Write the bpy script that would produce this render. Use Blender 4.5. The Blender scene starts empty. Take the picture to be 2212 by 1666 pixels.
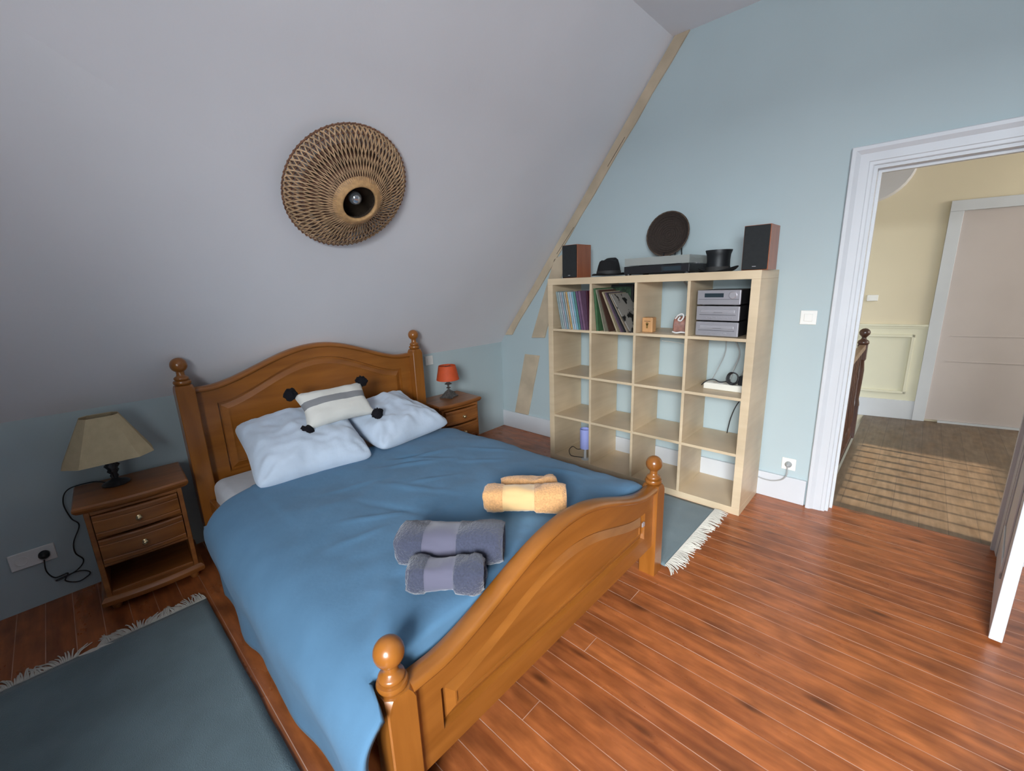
import bpy, bmesh, math, random
from mathutils import Vector, Matrix, noise
C = bpy.context.scene.collection
R = random.Random(7)
PI = math.pi
# ------------------------------------------------------------------ camera
cam_d = bpy.data.cameras.new('camera'); cam = bpy.data.objects.new('camera', cam_d); C.objects.link(cam)
bpy.context.scene.camera = cam
CY, CP, CR = 0.7614, -0.2326, -0.0366
fw = Vector((math.cos(CY)*math.cos(CP), math.sin(CY)*math.cos(CP), math.sin(CP)))
rt = Vector((math.sin(CY), -math.cos(CY), 0)); up = rt.cross(fw)
rt2 = math.cos(CR)*rt + math.sin(CR)*up; up2 = -math.sin(CR)*rt + math.cos(CR)*up
M = Matrix((rt2, up2, -fw)).transposed().to_4x4(); M.translation = Vector((-3.1153, -3.0961, 1.4655))
cam.matrix_world = M
cam_d.sensor_fit = 'HORIZONTAL'; cam_d.sensor_width = 36; cam_d.lens = 36*929.29/2212; cam_d.clip_start = 0.02
# ------------------------------------------------------------------ world, light, exposure
vs = bpy.context.scene.view_settings
vs.view_transform = 'Standard'; vs.look = 'None'; vs.gamma = 1; vs.use_curve_mapping = False; vs.exposure = 0.0
w = bpy.data.worlds.new('world'); bpy.context.scene.world = w; w.use_nodes = True
w.node_tree.nodes['Background'].inputs[0].default_value = (.62, .74, .92, 1)
w.node_tree.nodes['Background'].inputs[1].default_value = 1.0
def area(name, loc, target, sx, sy, power, col, spread=180):
    l = bpy.data.lights.new(name, 'AREA'); l.shape = 'RECTANGLE'; l.size = sx; l.size_y = sy; l.energy = power; l.color = col
    l.spread = math.radians(spread)
    o = bpy.data.objects.new(name, l); C.objects.link(o); o.location = loc
    o.rotation_euler = (Vector(target)-Vector(loc)).to_track_quat('-Z', 'Y').to_euler(); return o
# daylight entering by the gable window (left, behind the camera) and the stairwell window, plus two added fill lamps
area('gable_window_daylight', (-7.6, -5.4, 3.15), (-1.5, -2.9, 0.7), 5.2, 2.1, 2650, (.90, .96, 1.0), 180)
area('gable_window_fill', (-4.40, -3.80, 1.62), (-2.55, -3.0, 2.4), 1.2, 1.4, 40, (.86, .94, 1.0), 126)  # added fill in the window plane, aimed up to brighten slope and upper wall
area('landing_fill', (1.9, -6.4, 1.9), (1.9, -3.5, .8), 1.4, 1.2, 42, (1.0, .96, .88), 170)  # added soft fill inside the landing, no window stands here
sd = bpy.data.lights.new('landing_sun', 'SUN'); sd.energy = 7.5; sd.angle = math.radians(2.2); sd.color = (1, .83, .62)
so = bpy.data.objects.new('landing_sun', sd); C.objects.link(so); so.location = (0, 3, 5)
so.rotation_euler = Vector((-.02, -1, -.70)).to_track_quat('-Z', 'Y').to_euler()

# ------------------------------------------------------------------ materials
def hexc(r, g, b):
    f = lambda c: (c/255/12.92) if c/255 <= .04045 else ((c/255+.055)/1.055)**2.4
    return (f(r), f(g), f(b), 1)
def newmat(name):
    m = bpy.data.materials.new(name); m.use_nodes = True; nt = m.node_tree
    return m, nt, nt.nodes['Principled BSDF']
def noise_mix(nt, c1, c2, scale=(5, 5, 5), sc=1, detail=3, lo=.35, hi=.65, coord='Object'):
    tc = nt.nodes.new('ShaderNodeTexCoord'); mp = nt.nodes.new('ShaderNodeMapping'); mp.inputs['Scale'].default_value = scale
    nt.links.new(tc.outputs[coord], mp.inputs[0])
    n = nt.nodes.new('ShaderNodeTexNoise'); n.inputs['Scale'].default_value = sc; n.inputs['Detail'].default_value = detail
    nt.links.new(mp.outputs[0], n.inputs['Vector'])
    r = nt.nodes.new('ShaderNodeValToRGB'); r.color_ramp.elements[0].position = lo; r.color_ramp.elements[1].position = hi
    r.color_ramp.elements[0].color = c1; r.color_ramp.elements[1].color = c2
    nt.links.new(n.outputs['Fac'], r.inputs[0]); return r, n, mp
def bump(nt, b, src, strength=.2, dist=.01):
    bp = nt.nodes.new('ShaderNodeBump'); bp.inputs['Strength'].default_value = strength; bp.inputs['Distance'].default_value = dist
    nt.links.new(src, bp.inputs['Height']); nt.links.new(bp.outputs[0], b.inputs['Normal'])
def dim(c, k): return (c[0]*k, c[1]*k, c[2]*k, 1)
def plain(name, col, rough=.6, var=.06, sc=6, bs=0, metal=0, coat=0, spec=.5, bsc=120):
    m, nt, b = newmat(name)
    r, n, mp = noise_mix(nt, dim(col, 1-var), dim(col, 1+var), sc=sc, scale=(1, 1, 1))
    nt.links.new(r.outputs[0], b.inputs['Base Color'])
    b.inputs['Roughness'].default_value = rough; b.inputs['Metallic'].default_value = metal
    b.inputs['Coat Weight'].default_value = coat; b.inputs['Coat Roughness'].default_value = .15
    b.inputs['Specular IOR Level'].default_value = spec
    if bs:
        n2 = nt.nodes.new('ShaderNodeTexNoise'); n2.inputs['Scale'].default_value = bsc; n2.inputs['Detail'].default_value = 4
        nt.links.new(mp.outputs[0], n2.inputs['Vector']); bump(nt, b, n2.outputs['Fac'], bs, .004)
    return m
def wood(name, c1, c2, scale=(3, 40, 40), rough=.35, coat=.3, detail=5):
    m, nt, b = newmat(name)
    r, n, mp = noise_mix(nt, c1, c2, scale=scale, sc=1, detail=detail, lo=.3, hi=.7)
    r2, n2, mp2 = noise_mix(nt, (.8, .8, .8, 1), (1.1, 1.1, 1.1, 1), scale=(2.5, 2.5, 2.5), sc=1, detail=2)
    mx = nt.nodes.new('ShaderNodeMixRGB'); mx.blend_type = 'MULTIPLY'; mx.inputs[0].default_value = .8
    nt.links.new(r.outputs[0], mx.inputs[1]); nt.links.new(r2.outputs[0], mx.inputs[2])
    nt.links.new(mx.outputs[0], b.inputs['Base Color'])
    b.inputs['Roughness'].default_value = rough; b.inputs['Coat Weight'].default_value = coat; b.inputs['Coat Roughness'].default_value = .2
    bump(nt, b, n.outputs['Fac'], .06, .002); return m
M_slope = plain('white_plaster', (.80, .79, .82, 1), .9, .02, 1.5, .10, bsc=60)
M_blue = plain('pale_blue_paint', (.47, .56, .58, 1), .75, .02, 1.5, .08, bsc=70)
M_white = plain('white_gloss_paint', (.66, .68, .71, 1), .42, .03, 3)
M_dimwall = plain('bounce_cutting_grey_blue', (.24, .275, .32, 1), .85, .03, 2)  # for the unseen walls, coloured dark to lower the bounced fill
M_yellow = plain('yellow_paint', (.78, .69, .51, 1), .8, .03, 1.5)
M_cream = plain('cream_panel_paint', (.78, .75, .58, 1), .6, .02, 3)
M_pinkgrey = plain('pale_grey_door_paint', (.60, .53, .50, 1), .6, .03, 2)
M_beam = plain('tan_painted_timber', (.56, .45, .32, 1), .85, .12, 5, .25, bsc=25)
M_beamd = plain('dark_crack', (.16, .12, .08, 1), .9)
# floors
def planks(name, alongx, width, length, ca, cb, mortar, rough, stain=(.10, .03, .012, 1), msz=.0016, gscale=55):
    m, nt, b = newmat(name); N = nt.nodes; L = nt.links
    tc = N.new('ShaderNodeTexCoord'); sp = N.new('ShaderNodeSeparateXYZ'); cb_ = N.new('ShaderNodeCombineXYZ'); L.new(tc.outputs['Object'], sp.inputs[0])
    if alongx: L.new(sp.outputs[0], cb_.inputs[0]); L.new(sp.outputs[1], cb_.inputs[1])
    else: L.new(sp.outputs[1], cb_.inputs[0]); L.new(sp.outputs[0], cb_.inputs[1])
    br = N.new('ShaderNodeTexBrick'); L.new(cb_.outputs[0], br.inputs['Vector']); br.inputs['Scale'].default_value = 1
    br.inputs['Brick Width'].default_value = length; br.inputs['Row Height'].default_value = width
    br.inputs['Mortar Size'].default_value = msz; br.inputs['Mortar Smooth'].default_value = .4; br.offset = .43; br.offset_frequency = 4
    br.inputs['Color1'].default_value = (0, 0, 0, 1); br.inputs['Color2'].default_value = (1, 1, 1, 1); br.inputs['Mortar'].default_value = (.5, .5, .5, 1)
    mp = N.new('ShaderNodeMapping'); mp.inputs['Scale'].default_value = (3.5, gscale, 1); L.new(cb_.outputs[0], mp.inputs[0])
    # shift grain per board
    add = N.new('ShaderNodeVectorMath'); add.operation = 'ADD'; mul = N.new('ShaderNodeVectorMath'); mul.operation = 'SCALE'; mul.inputs['Scale'].default_value = 9
    L.new(br.outputs['Color'], mul.inputs[0]); L.new(mp.outputs[0], add.inputs[0]); L.new(mul.outputs[0], add.inputs[1])
    n = N.new('ShaderNodeTexNoise'); n.inputs['Scale'].default_value = 1; n.inputs['Detail'].default_value = 6; n.inputs['Distortion'].default_value = .25; L.new(add.outputs[0], n.inputs['Vector'])
    mv = N.new('ShaderNodeMath'); mv.operation = 'MULTIPLY_ADD'; L.new(br.outputs['Color'], mv.inputs[0]); mv.inputs[1].default_value = .20
    n5 = N.new('ShaderNodeMath'); n5.operation = 'MULTIPLY'; n5.inputs[1].default_value = .9; L.new(n.outputs['Fac'], n5.inputs[0]); L.new(n5.outputs[0], mv.inputs[2])
    rp = N.new('ShaderNodeValToRGB'); rp.color_ramp.elements[0].position = .18; rp.color_ramp.elements[1].position = .85
    rp.color_ramp.elements[0].color = ca; rp.color_ramp.elements[1].color = cb; L.new(mv.outputs[0], rp.inputs[0])
    # blotches and knots
    mp2 = N.new('ShaderNodeMapping'); mp2.inputs['Scale'].default_value = (4, 9, 1); L.new(cb_.outputs[0], mp2.inputs[0])
    s = N.new('ShaderNodeTexNoise'); s.inputs['Scale'].default_value = 1; s.inputs['Detail'].default_value = 4; L.new(mp2.outputs[0], s.inputs['Vector'])
    sr = N.new('ShaderNodeValToRGB'); sr.color_ramp.elements[0].position = .50; sr.color_ramp.elements[1].position = .78; L.new(s.outputs['Fac'], sr.inputs[0])
    sm = N.new('ShaderNodeMath'); sm.operation = 'MULTIPLY'; sm.inputs[1].default_value = .75; L.new(sr.outputs[0], sm.inputs[0])
    mx = N.new('ShaderNodeMixRGB'); L.new(sm.outputs[0], mx.inputs[0]); L.new(rp.outputs[0], mx.inputs[1]); mx.inputs[2].default_value = stain
    vo = N.new('ShaderNodeTexVoronoi'); vo.inputs['Scale'].default_value = 1; mp3 = N.new('ShaderNodeMapping'); mp3.inputs['Scale'].default_value = (2.6, 8.5, 1); L.new(cb_.outputs[0], mp3.inputs[0]); L.new(mp3.outputs[0], vo.inputs['Vector'])
    kr = N.new('ShaderNodeValToRGB'); kr.color_ramp.elements[0].position = .03; kr.color_ramp.elements[1].position = .16; kr.color_ramp.elements[0].color = (.8, .8, .8, 1); kr.color_ramp.elements[1].color = (0, 0, 0, 1); L.new(vo.outputs['Distance'], kr.inputs[0])
    kx = N.new('ShaderNodeMixRGB'); L.new(kr.outputs[0], kx.inputs[0]); L.new(mx.outputs[0], kx.inputs[1]); kx.inputs[2].default_value = dim(stain, .55)
    mp4 = N.new('ShaderNodeMapping'); mp4.inputs['Scale'].default_value = (9, 22, 1); L.new(cb_.outputs[0], mp4.inputs[0])
    w2 = N.new('ShaderNodeTexNoise'); w2.inputs['Scale'].default_value = 1; w2.inputs['Detail'].default_value = 5; L.new(mp4.outputs[0], w2.inputs['Vector'])
    wr_ = N.new('ShaderNodeValToRGB'); wr_.color_ramp.elements[0].position = .35; wr_.color_ramp.elements[1].position = .7; wr_.color_ramp.elements[0].color = (.82, .80, .78, 1); wr_.color_ramp.elements[1].color = (1.22, 1.22, 1.22, 1); L.new(w2.outputs['Fac'], wr_.inputs[0])
    wm = N.new('ShaderNodeMixRGB'); wm.blend_type = 'MULTIPLY'; wm.inputs[0].default_value = 1; L.new(kx.outputs[0], wm.inputs[1]); L.new(wr_.outputs[0], wm.inputs[2]); mx = wm
    # gaps: dusty pale lines, broken by noise
    g = N.new('ShaderNodeTexNoise'); g.inputs['Scale'].default_value = 4; g.inputs['Detail'].default_value = 3; L.new(cb_.outputs[0], g.inputs['Vector'])
    gr = N.new('ShaderNodeValToRGB'); gr.color_ramp.elements[0].position = .35; gr.color_ramp.elements[1].position = .6; gr.color_ramp.elements[0].color = (.3, .3, .3, 1); L.new(g.outputs['Fac'], gr.inputs[0])
    gm = N.new('ShaderNodeMath'); gm.operation = 'MULTIPLY'; L.new(br.outputs['Fac'], gm.inputs[0]); L.new(gr.outputs[0], gm.inputs[1])
    mx2 = N.new('ShaderNodeMixRGB'); L.new(gm.outputs[0], mx2.inputs[0]); L.new(mx.outputs[0], mx2.inputs[1]); mx2.inputs[2].default_value = mortar
    L.new(mx2.outputs[0], b.inputs['Base Color'])
    rr = N.new('ShaderNodeMath'); rr.operation = 'MULTIPLY_ADD'; L.new(s.outputs['Fac'], rr.inputs[0]); rr.inputs[1].default_value = .25; rr.inputs[2].default_value = rough-.12; L.new(rr.outputs[0], b.inputs['Roughness'])
    iv = N.new('ShaderNodeMath'); iv.operation = 'SUBTRACT'; L.new(n5.outputs[0], iv.inputs[0]); L.new(br.outputs['Fac'], iv.inputs[1])
    bump(nt, b, iv.outputs[0], .35, .0015); return m
M_floor = planks('varnished_pine_boards', False, .0945, 5.3, (.19, .048, .016, 1), (.50, .155, .045, 1), (.60, .36, .26, 1), .30, msz=.0017, gscale=38)
M_hall = planks('worn_landing_boards', True, .125, 2.6, (.11, .075, .047, 1), (.19, .14, .095, 1), (.08, .055, .04, 1), .45, stain=(.16, .10, .055, 1), msz=.002)
M_oak = wood('honey_oak', (.255, .083, .011, 1), (.345, .120, .019, 1), (2.5, 26, 26), .30, .4)
M_oakv = wood('honey_oak_upright', (.255, .083, .011, 1), (.345, .120, .019, 1), (26, 26, 2.5), .30, .4)
M_oakd = wood('nightstand_oak', (.22, .072, .016, 1), (.38, .135, .032, 1), (3, 26, 26), .35, .3)
M_birch = wood('pale_birch_foil', (.66, .51, .33, 1), (.72, .57, .385, 1), (2, 2, 30), .42, .05)
M_cherry = wood('cherry_veneer', (.26, .07, .025, 1), (.38, .115, .045, 1), (30, 30, 3), .35, .2)
M_newel = wood('dark_stair_wood', (.045, .018, .012, 1), (.10, .04, .025, 1), (20, 20, 4), .3, .3)
M_black = plain('black_plastic', (.012, .012, .014, 1), .4, .05)
M_grille = plain('dark_speaker_cloth', (.018, .02, .021, 1), .85, .1, 40, .4, bsc=600)
M_felt = plain('black_felt', (.006, .006, .007, 1), .95, .1, 20)
M_band = plain('charcoal_ribbon', (.028, .026, .024, 1), .7)
M_silver = plain('silver_plastic', (.40, .385, .41, 1), .35, .03, 4, metal=.35)
M_silver2 = plain('bright_silver', (.62, .60, .63, 1), .25, .03, 4, metal=.5)
M_display = plain('dark_display', (.03, .045, .055, 1), .15)
M_brass = plain('aged_brass', (.55, .42, .24, 1), .25, .08, 10, metal=.9)
M_iron = plain('dark_cast_metal', (.05, .05, .055, 1), .35, .2, 20, metal=.6)
M_bronze = plain('grey_bronze', (.12, .11, .10, 1), .45, .35, 60, .4, metal=.5, bsc=90)
M_plastic = plain('white_socket_plastic', (.88, .87, .83, 1), .4, .02)
M_sockh = plain('socket_hole', (.03, .03, .03, 1), .6)
M_cordb = plain('black_cord', (.015, .015, .017, 1), .5)
M_cordg = plain('grey_cord', (.42, .43, .43, 1), .5)
M_linen = plain('beige_linen_shade', (.52, .42, .26, 1), .9, .05, 30, .3, bsc=300)
M_linenin = plain('shade_lining', (.30, .25, .16, 1), .9)
M_orange = plain('orange_fabric_shade', (.62, .085, .02, 1), .7, .05, 30, .1)
def cloth(name, col, bsc, bs, var=.06, rough=.9, sheen=.3, sc=8):
    m = plain(name, col, rough, var, sc, bs, bsc=bsc, spec=.25); b = m.node_tree.nodes['Principled BSDF']
    b.inputs['Sheen Weight'].default_value = sheen; b.inputs['Sheen Roughness'].default_value = .5; return m
M_duvet = cloth('blue_cotton', (.092, .198, .318, 1), 40, .25, .05, sheen=.08)
M_sheet = cloth('white_sheet', (.62, .64, .68, 1), 60, .2)
M_pillow = cloth('pale_blue_white_cotton', (.52, .60, .71, 1), 35, .35)
M_pom = cloth('black_wool', (.008, .007, .010, 1), 200, .8, sheen=0)
M_rug = cloth('blue_grey_flatweave', (.150, .205, .222, 1), 260, .6, .10, sc=5)
M_fringe = cloth('cream_cotton_yarn', (.66, .62, .54, 1), 150, .6, .12)
def towelmat(name, col, flat, x0, x1):
    # terry towel with a flat woven band between two positions along the roll (object x)
    m, nt, b = newmat(name); N = nt.nodes; L = nt.links
    tc = N.new('ShaderNodeTexCoord'); sp = N.new('ShaderNodeSeparateXYZ'); L.new(tc.outputs['Object'], sp.inputs[0])
    n = N.new('ShaderNodeTexNoise'); n.inputs['Scale'].default_value = 130; n.inputs['Detail'].default_value = 3; L.new(tc.outputs['Object'], n.inputs['Vector'])
    r = N.new('ShaderNodeValToRGB'); r.color_ramp.elements[0].position = .3; r.color_ramp.elements[1].position = .7
    r.color_ramp.elements[0].color = dim(col, .80); r.color_ramp.elements[1].color = dim(col, 1.15); L.new(n.outputs['Fac'], r.inputs[0])
    a = N.new('ShaderNodeMath'); a.operation = 'GREATER_THAN'; a.inputs[1].default_value = x0; L.new(sp.outputs[0], a.inputs[0])
    c = N.new('ShaderNodeMath'); c.operation = 'LESS_THAN'; c.inputs[1].default_value = x1; L.new(sp.outputs[0], c.inputs[0])
    k = N.new('ShaderNodeMath'); k.operation = 'MULTIPLY'; L.new(a.outputs[0], k.inputs[0]); L.new(c.outputs[0], k.inputs[1])
    mx = N.new('ShaderNodeMixRGB'); L.new(k.outputs[0], mx.inputs[0]); L.new(r.outputs[0], mx.inputs[1]); mx.inputs[2].default_value = flat
    L.new(mx.outputs[0], b.inputs['Base Color']); b.inputs['Roughness'].default_value = .95; b.inputs['Sheen Weight'].default_value = .4
    iv = N.new('ShaderNodeMath'); iv.operation = 'SUBTRACT'; iv.inputs[0].default_value = 1; L.new(k.outputs[0], iv.inputs[1])
    hh = N.new('ShaderNodeMath'); hh.operation = 'MULTIPLY'; L.new(n.outputs['Fac'], hh.inputs[0]); L.new(iv.outputs[0], hh.inputs[1])
    bump(nt, b, hh.outputs[0], .9, .006); return m
def cushmat():
    m, nt, b = newmat('cream_cotton_with_grey_stripe'); N = nt.nodes; L = nt.links
    tc = N.new('ShaderNodeTexCoord'); sp = N.new('ShaderNodeSeparateXYZ'); L.new(tc.outputs['Object'], sp.inputs[0])
    a = N.new('ShaderNodeMath'); a.operation = 'GREATER_THAN'; a.inputs[1].default_value = -.002; L.new(sp.outputs[1], a.inputs[0])
    c = N.new('ShaderNodeMath'); c.operation = 'LESS_THAN'; c.inputs[1].default_value = .040; L.new(sp.outputs[1], c.inputs[0])
    k = N.new('ShaderNodeMath'); k.operation = 'MULTIPLY'; L.new(a.outputs[0], k.inputs[0]); L.new(c.outputs[0], k.inputs[1])
    mx = N.new('ShaderNodeMixRGB'); L.new(k.outputs[0], mx.inputs[0]); mx.inputs[1].default_value = (.70, .68, .63, 1); mx.inputs[2].default_value = (.24, .24, .25, 1)
    L.new(mx.outputs[0], b.inputs['Base Color']); b.inputs['Roughness'].default_value = .9
    n = N.new('ShaderNodeTexNoise'); n.inputs['Scale'].default_value = 25; L.new(tc.outputs['Object'], n.inputs['Vector']); bump(nt, b, n.outputs['Fac'], .3, .006); return m
M_cush = cushmat()
M_strand = plain('cane_strand', (.50, .32, .18, 1), .6, .25, 30)
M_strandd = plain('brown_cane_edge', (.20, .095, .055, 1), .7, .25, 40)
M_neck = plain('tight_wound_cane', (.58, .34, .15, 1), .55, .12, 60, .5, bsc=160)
M_shadeliner = plain('painted_shade_liner', (.07, .045, .028, 1), .9, .2, 30)  # shade of the enclosed hollow put into a dark colour
def glass(name, col, rough=.05, alpha=None):
    m, nt, b = newmat(name); b.inputs['Base Color'].default_value = col; b.inputs['Roughness'].default_value = rough
    b.inputs['Transmission Weight'].default_value = 1; b.inputs['IOR'].default_value = 1.45
    if alpha is not None: b.inputs['Transmission Weight'].default_value = 0; b.inputs['Alpha'].default_value = alpha
    return m
M_bulb = plain('bright_bulb_glass', (.55, .58, .62, 1), .06, .02, 5, metal=.75)
M_lid = glass('smoked_clear_acrylic', (.45, .47, .44, 1), .08, alpha=.55)
M_clear = glass('clear_acrylic_base', (.85, .88, .9, 1), .1, alpha=.5)
M_lilac = plain('lilac_shade', (.36, .40, .78, 1), .5, .02)

# ------------------------------------------------------------------ mesh helpers
class MB:
    def __init__(s): s.bm = bmesh.new()
    def quadloop(s, loops, close=True, cap0=False, cap1=False, wrap=False):
        vs_ = [[s.bm.verts.new(p) for p in lp] for lp in loops]
        n = len(vs_[0]); rng = range(n if close else n-1)
        idx = list(range(len(vs_)-1))
        for i in idx:
            for j in rng:
                a, b_ = vs_[i][j], vs_[i][(j+1) % n]; c, d = vs_[i+1][(j+1) % n], vs_[i+1][j]
                try: s.bm.faces.new((a, b_, c, d))
                except ValueError: pass
        if wrap:
            for j in rng:
                s.bm.faces.new((vs_[-1][j], vs_[-1][(j+1) % n], vs_[0][(j+1) % n], vs_[0][j]))
        if cap0: s.bm.faces.new(vs_[0][::-1])
        if cap1: s.bm.faces.new(vs_[-1])
        return s
    def box(s, x0, x1, y0, y1, z0, z1, mat=None):
        P = [(x0, y0, z0), (x1, y0, z0), (x1, y1, z0), (x0, y1, z0), (x0, y0, z1), (x1, y0, z1), (x1, y1, z1), (x0, y1, z1)]
        v = [s.bm.verts.new((mat @ Vector(p)) if mat else p) for p in P]
        for f in ((3, 2, 1, 0), (4, 5, 6, 7), (0, 1, 5, 4), (1, 2, 6, 5), (2, 3, 7, 6), (3, 0, 4, 7)): s.bm.faces.new([v[i] for i in f])
        return s
    def lathe(s, prof, seg=32, mat=None, cap0=True, cap1=True, sx=1, sy=1, cx=0, cy=0):
        loops = []
        for r, z in prof:
            lp = []
            for k in range(seg):
                a = 2*PI*k/seg; p = Vector((cx+max(r, 1e-4)*math.cos(a)*sx, cy+max(r, 1e-4)*math.sin(a)*sy, z)); lp.append(mat @ p if mat else p)
            loops.append(lp)
        return s.quadloop(loops, cap0=cap0, cap1=cap1)
    def tube(s, pts, r, seg=8, closed=False, cap=True):
        pts = [Vector(p) for p in pts]; loops = []; n = len(pts); prev = None
        for i, p in enumerate(pts):
            if closed: t = pts[(i+1) % n]-pts[i-1]
            else: t = pts[min(i+1, n-1)]-pts[max(i-1, 0)]
            t.normalize()
            ref = Vector((0, 0, 1)) if abs(t.z) < .95 else Vector((1, 0, 0))
            u = t.cross(ref).normalized()
            if prev is not None:
                u = (prev - t*prev.dot(t)).normalized()
            prev = u; v = t.cross(u)
            rr = r[i] if isinstance(r, (list, tuple)) else r
            loops.append([p+u*rr*math.cos(2*PI*k/seg)+v*rr*math.sin(2*PI*k/seg) for k in range(seg)])
        return s.quadloop(loops, cap0=cap and not closed, cap1=cap and not closed, wrap=closed)
    def prism(s, poly, axis, a0, a1):
        def P(p, t): return {'x': (t, p[0], p[1]), 'y': (p[0], t, p[1]), 'z': (p[0], p[1], t)}[axis]
        return s.quadloop([[P(p, a0) for p in poly], [P(p, a1) for p in poly]], cap0=True, cap1=True)
    def build(s, name, mat, parent=None, smooth=False, bevel=0, loc=None, rot=None, ang=35, sub=0, bseg=2):
        bmesh.ops.recalc_face_normals(s.bm, faces=s.bm.faces)
        me = bpy.data.meshes.new(name); s.bm.to_mesh(me); s.bm.free()
        if smooth:
            me.polygons.foreach_set('use_smooth', [True]*len(me.polygons))
        me.materials.append(mat)
        o = bpy.data.objects.new(name, me); C.objects.link(o)
        if parent: o.parent = parent
        if loc: o.location = loc
        if rot: o.rotation_euler = rot
        if bevel:
            b = o.modifiers.new('bevel', 'BEVEL'); b.width = bevel; b.segments = bseg; b.limit_method = 'ANGLE'; b.angle_limit = math.radians(40)
            me.polygons.foreach_set('use_smooth', [True]*len(me.polygons)); b.harden_normals = True
        if sub:
            b = o.modifiers.new('sub', 'SUBSURF'); b.levels = sub; b.render_levels = sub
        if smooth and not sub:
            wn = o.modifiers.new('wn', 'EDGE_SPLIT'); wn.split_angle = math.radians(ang)
        return o
def tag(o, label=None, cat=None, group=None, kind=None):
    if label: o['label'] = label
    if cat: o['category'] = cat
    if group: o['group'] = group
    if kind: o['kind'] = kind
    return o
def empty(name, loc, rz, label, cat, group=None):
    o = bpy.data.objects.new(name, None); C.objects.link(o); o.location = loc; o.rotation_euler = (0, 0, rz); o.empty_display_size = .1
    return tag(o, label, cat, group)
def struct(o, label=None): o['kind'] = 'structure'; o['label'] = label or o.name.replace('_', ' '); return o
def spline(pts, n=8):
    P = [Vector(p) for p in pts]; out = []
    for i in range(len(P)-1):
        p0, p1, p2, p3 = P[max(i-1, 0)], P[i], P[i+1], P[min(i+2, len(P)-1)]
        for k in range(n):
            t = k/n; out.append(.5*((2*p1)+(-p0+p2)*t+(2*p0-5*p1+4*p2-p3)*t*t+(-p0+3*p1-3*p2+p3)*t**3))
    out.append(P[-1]); return out
def copy_tree(o, parent=None):
    c = o.copy(); C.objects.link(c)
    if parent: c.parent = parent
    for ch in list(o.children): copy_tree(ch, c)
    return c

# ------------------------------------------------------------------ room shell
WA = lambda x: .0315*x            # back knee wall line y(x)
XL = -4.35; YF = -5.0; ZC = 2.983; YC = -1.688; ZK = .888
struct(MB().box(XL-.4, .11, YF-.3, .3, -.12, 0).build('floor', M_floor), 'varnished reddish brown pine floorboards of the bedroom')
def zk(x): return ZK-.0125*x
def pan(name, pts, th, m, label):   # slab from a planar outline, thickened outwards
    n = (Vector(pts[1])-Vector(pts[0])).cross(Vector(pts[2])-Vector(pts[0])).normalized()*th
    return struct(MB().quadloop([[Vector(p) for p in pts], [Vector(p)+n for p in pts]], cap0=True, cap1=True).build(name, m), label)
xl = XL-.45
pan('wall_back', [(xl, WA(xl), 0), (.2, WA(.2), 0), (.2, WA(.2), zk(.2)+.10), (xl, WA(xl), zk(xl)+.10)], -.1, M_blue, 'low pale blue knee wall behind the bed')
o = pan('ceiling', [(xl, WA(xl), zk(xl)), (.2, WA(.2), zk(.2)), (.2, YC, ZC), (xl, YC, ZC)], -.1, M_slope, 'white sloping attic ceiling over the bed')
struct(MB().box(xl, .2, YF-.1, YC+.02, ZC, ZC+.1).build('ceiling', M_slope), 'flat white ceiling strip above the slope')
struct(MB().box(xl, .2, YF-.1, YF, 0, ZC).build('wall_front', M_dimwall), 'unseen wall behind the camera, coloured dark grey-blue to cut bounce light')
# wall right (gable with the door); opening y -2.815 .. -3.565, z < 2.0
OL, OR, OT = -2.815, -3.56, 2.0
b = MB(); b.box(0, .18, OL, .35, 0, 3.3); b.box(0, .18, YF-.1, OR, 0, 3.3); b.box(0, .18, OR, OL, OT, 3.3)
struct(b.build('wall_right', M_blue), 'pale blue gable wall with the shelf and the doorway')
# wall left with the window; window y -3.95..-2.85, z .95..2.35, reveal .3
wy0, wy1, wz0, wz1 = -4.45, -3.15, .85, 2.35
b = MB(); b.box(XL-.32, XL, wy1, .3, 0, 3.3); b.box(XL-.32, XL, YF-.1, wy0, 0, 3.3); b.box(XL-.32, XL, wy0, wy1, 0, wz0); b.box(XL-.32, XL, wy0, wy1, wz1, 3.3)
struct(b.build('wall_left', M_dimwall), 'unseen end wall with the window, coloured dark grey-blue to cut bounce light')
b = MB()
for a in (wy0, (wy0+wy1)/2-.03, wy1-.06): b.box(XL-.30, XL-.25, a, a+.06, wz0, wz1)
for a in (wz0, wz1-.06): b.box(XL-.30, XL-.25, wy0, wy1, a, a+.06)
struct(b.build('window_1', M_white, bevel=.004), 'white casement window frame')
# baseboards on the gable wall
struct(MB().box(-.02, 0, -2.705, -.0, 0, .17).build('baseboard_right', M_white, bevel=.004), 'tall white baseboard along the gable wall')
struct(MB().box(-.02, 0, YF, -3.67, 0, .17).build('baseboard_right', M_white, bevel=.004), 'white baseboard beyond the doorway')
# door casing: three-step moulding around the opening
cp_ = [(0, 0), (0, .014), (.004, .017), (.018, .018), (.022, .022), (.060, .024), (.070, .030), (.080, .036), (.096, .037), (.10, .033), (.10, 0)]
b = MB(); loops = []
for yy, zz_, sy_, sz_ in ((OL, 0, 1, 0), (OL, OT, 1, 1), (OR, OT, -1, 1), (OR, 0, -1, 0)):
    loops.append([(-th, yy+sy_*d, zz_+sz_*d) for d, th in cp_])
b.quadloop(loops, cap0=True, cap1=True)
struct(b.build('trim_1', M_white, smooth=True, ang=20), 'moulded white casing around the bedroom doorway')
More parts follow.
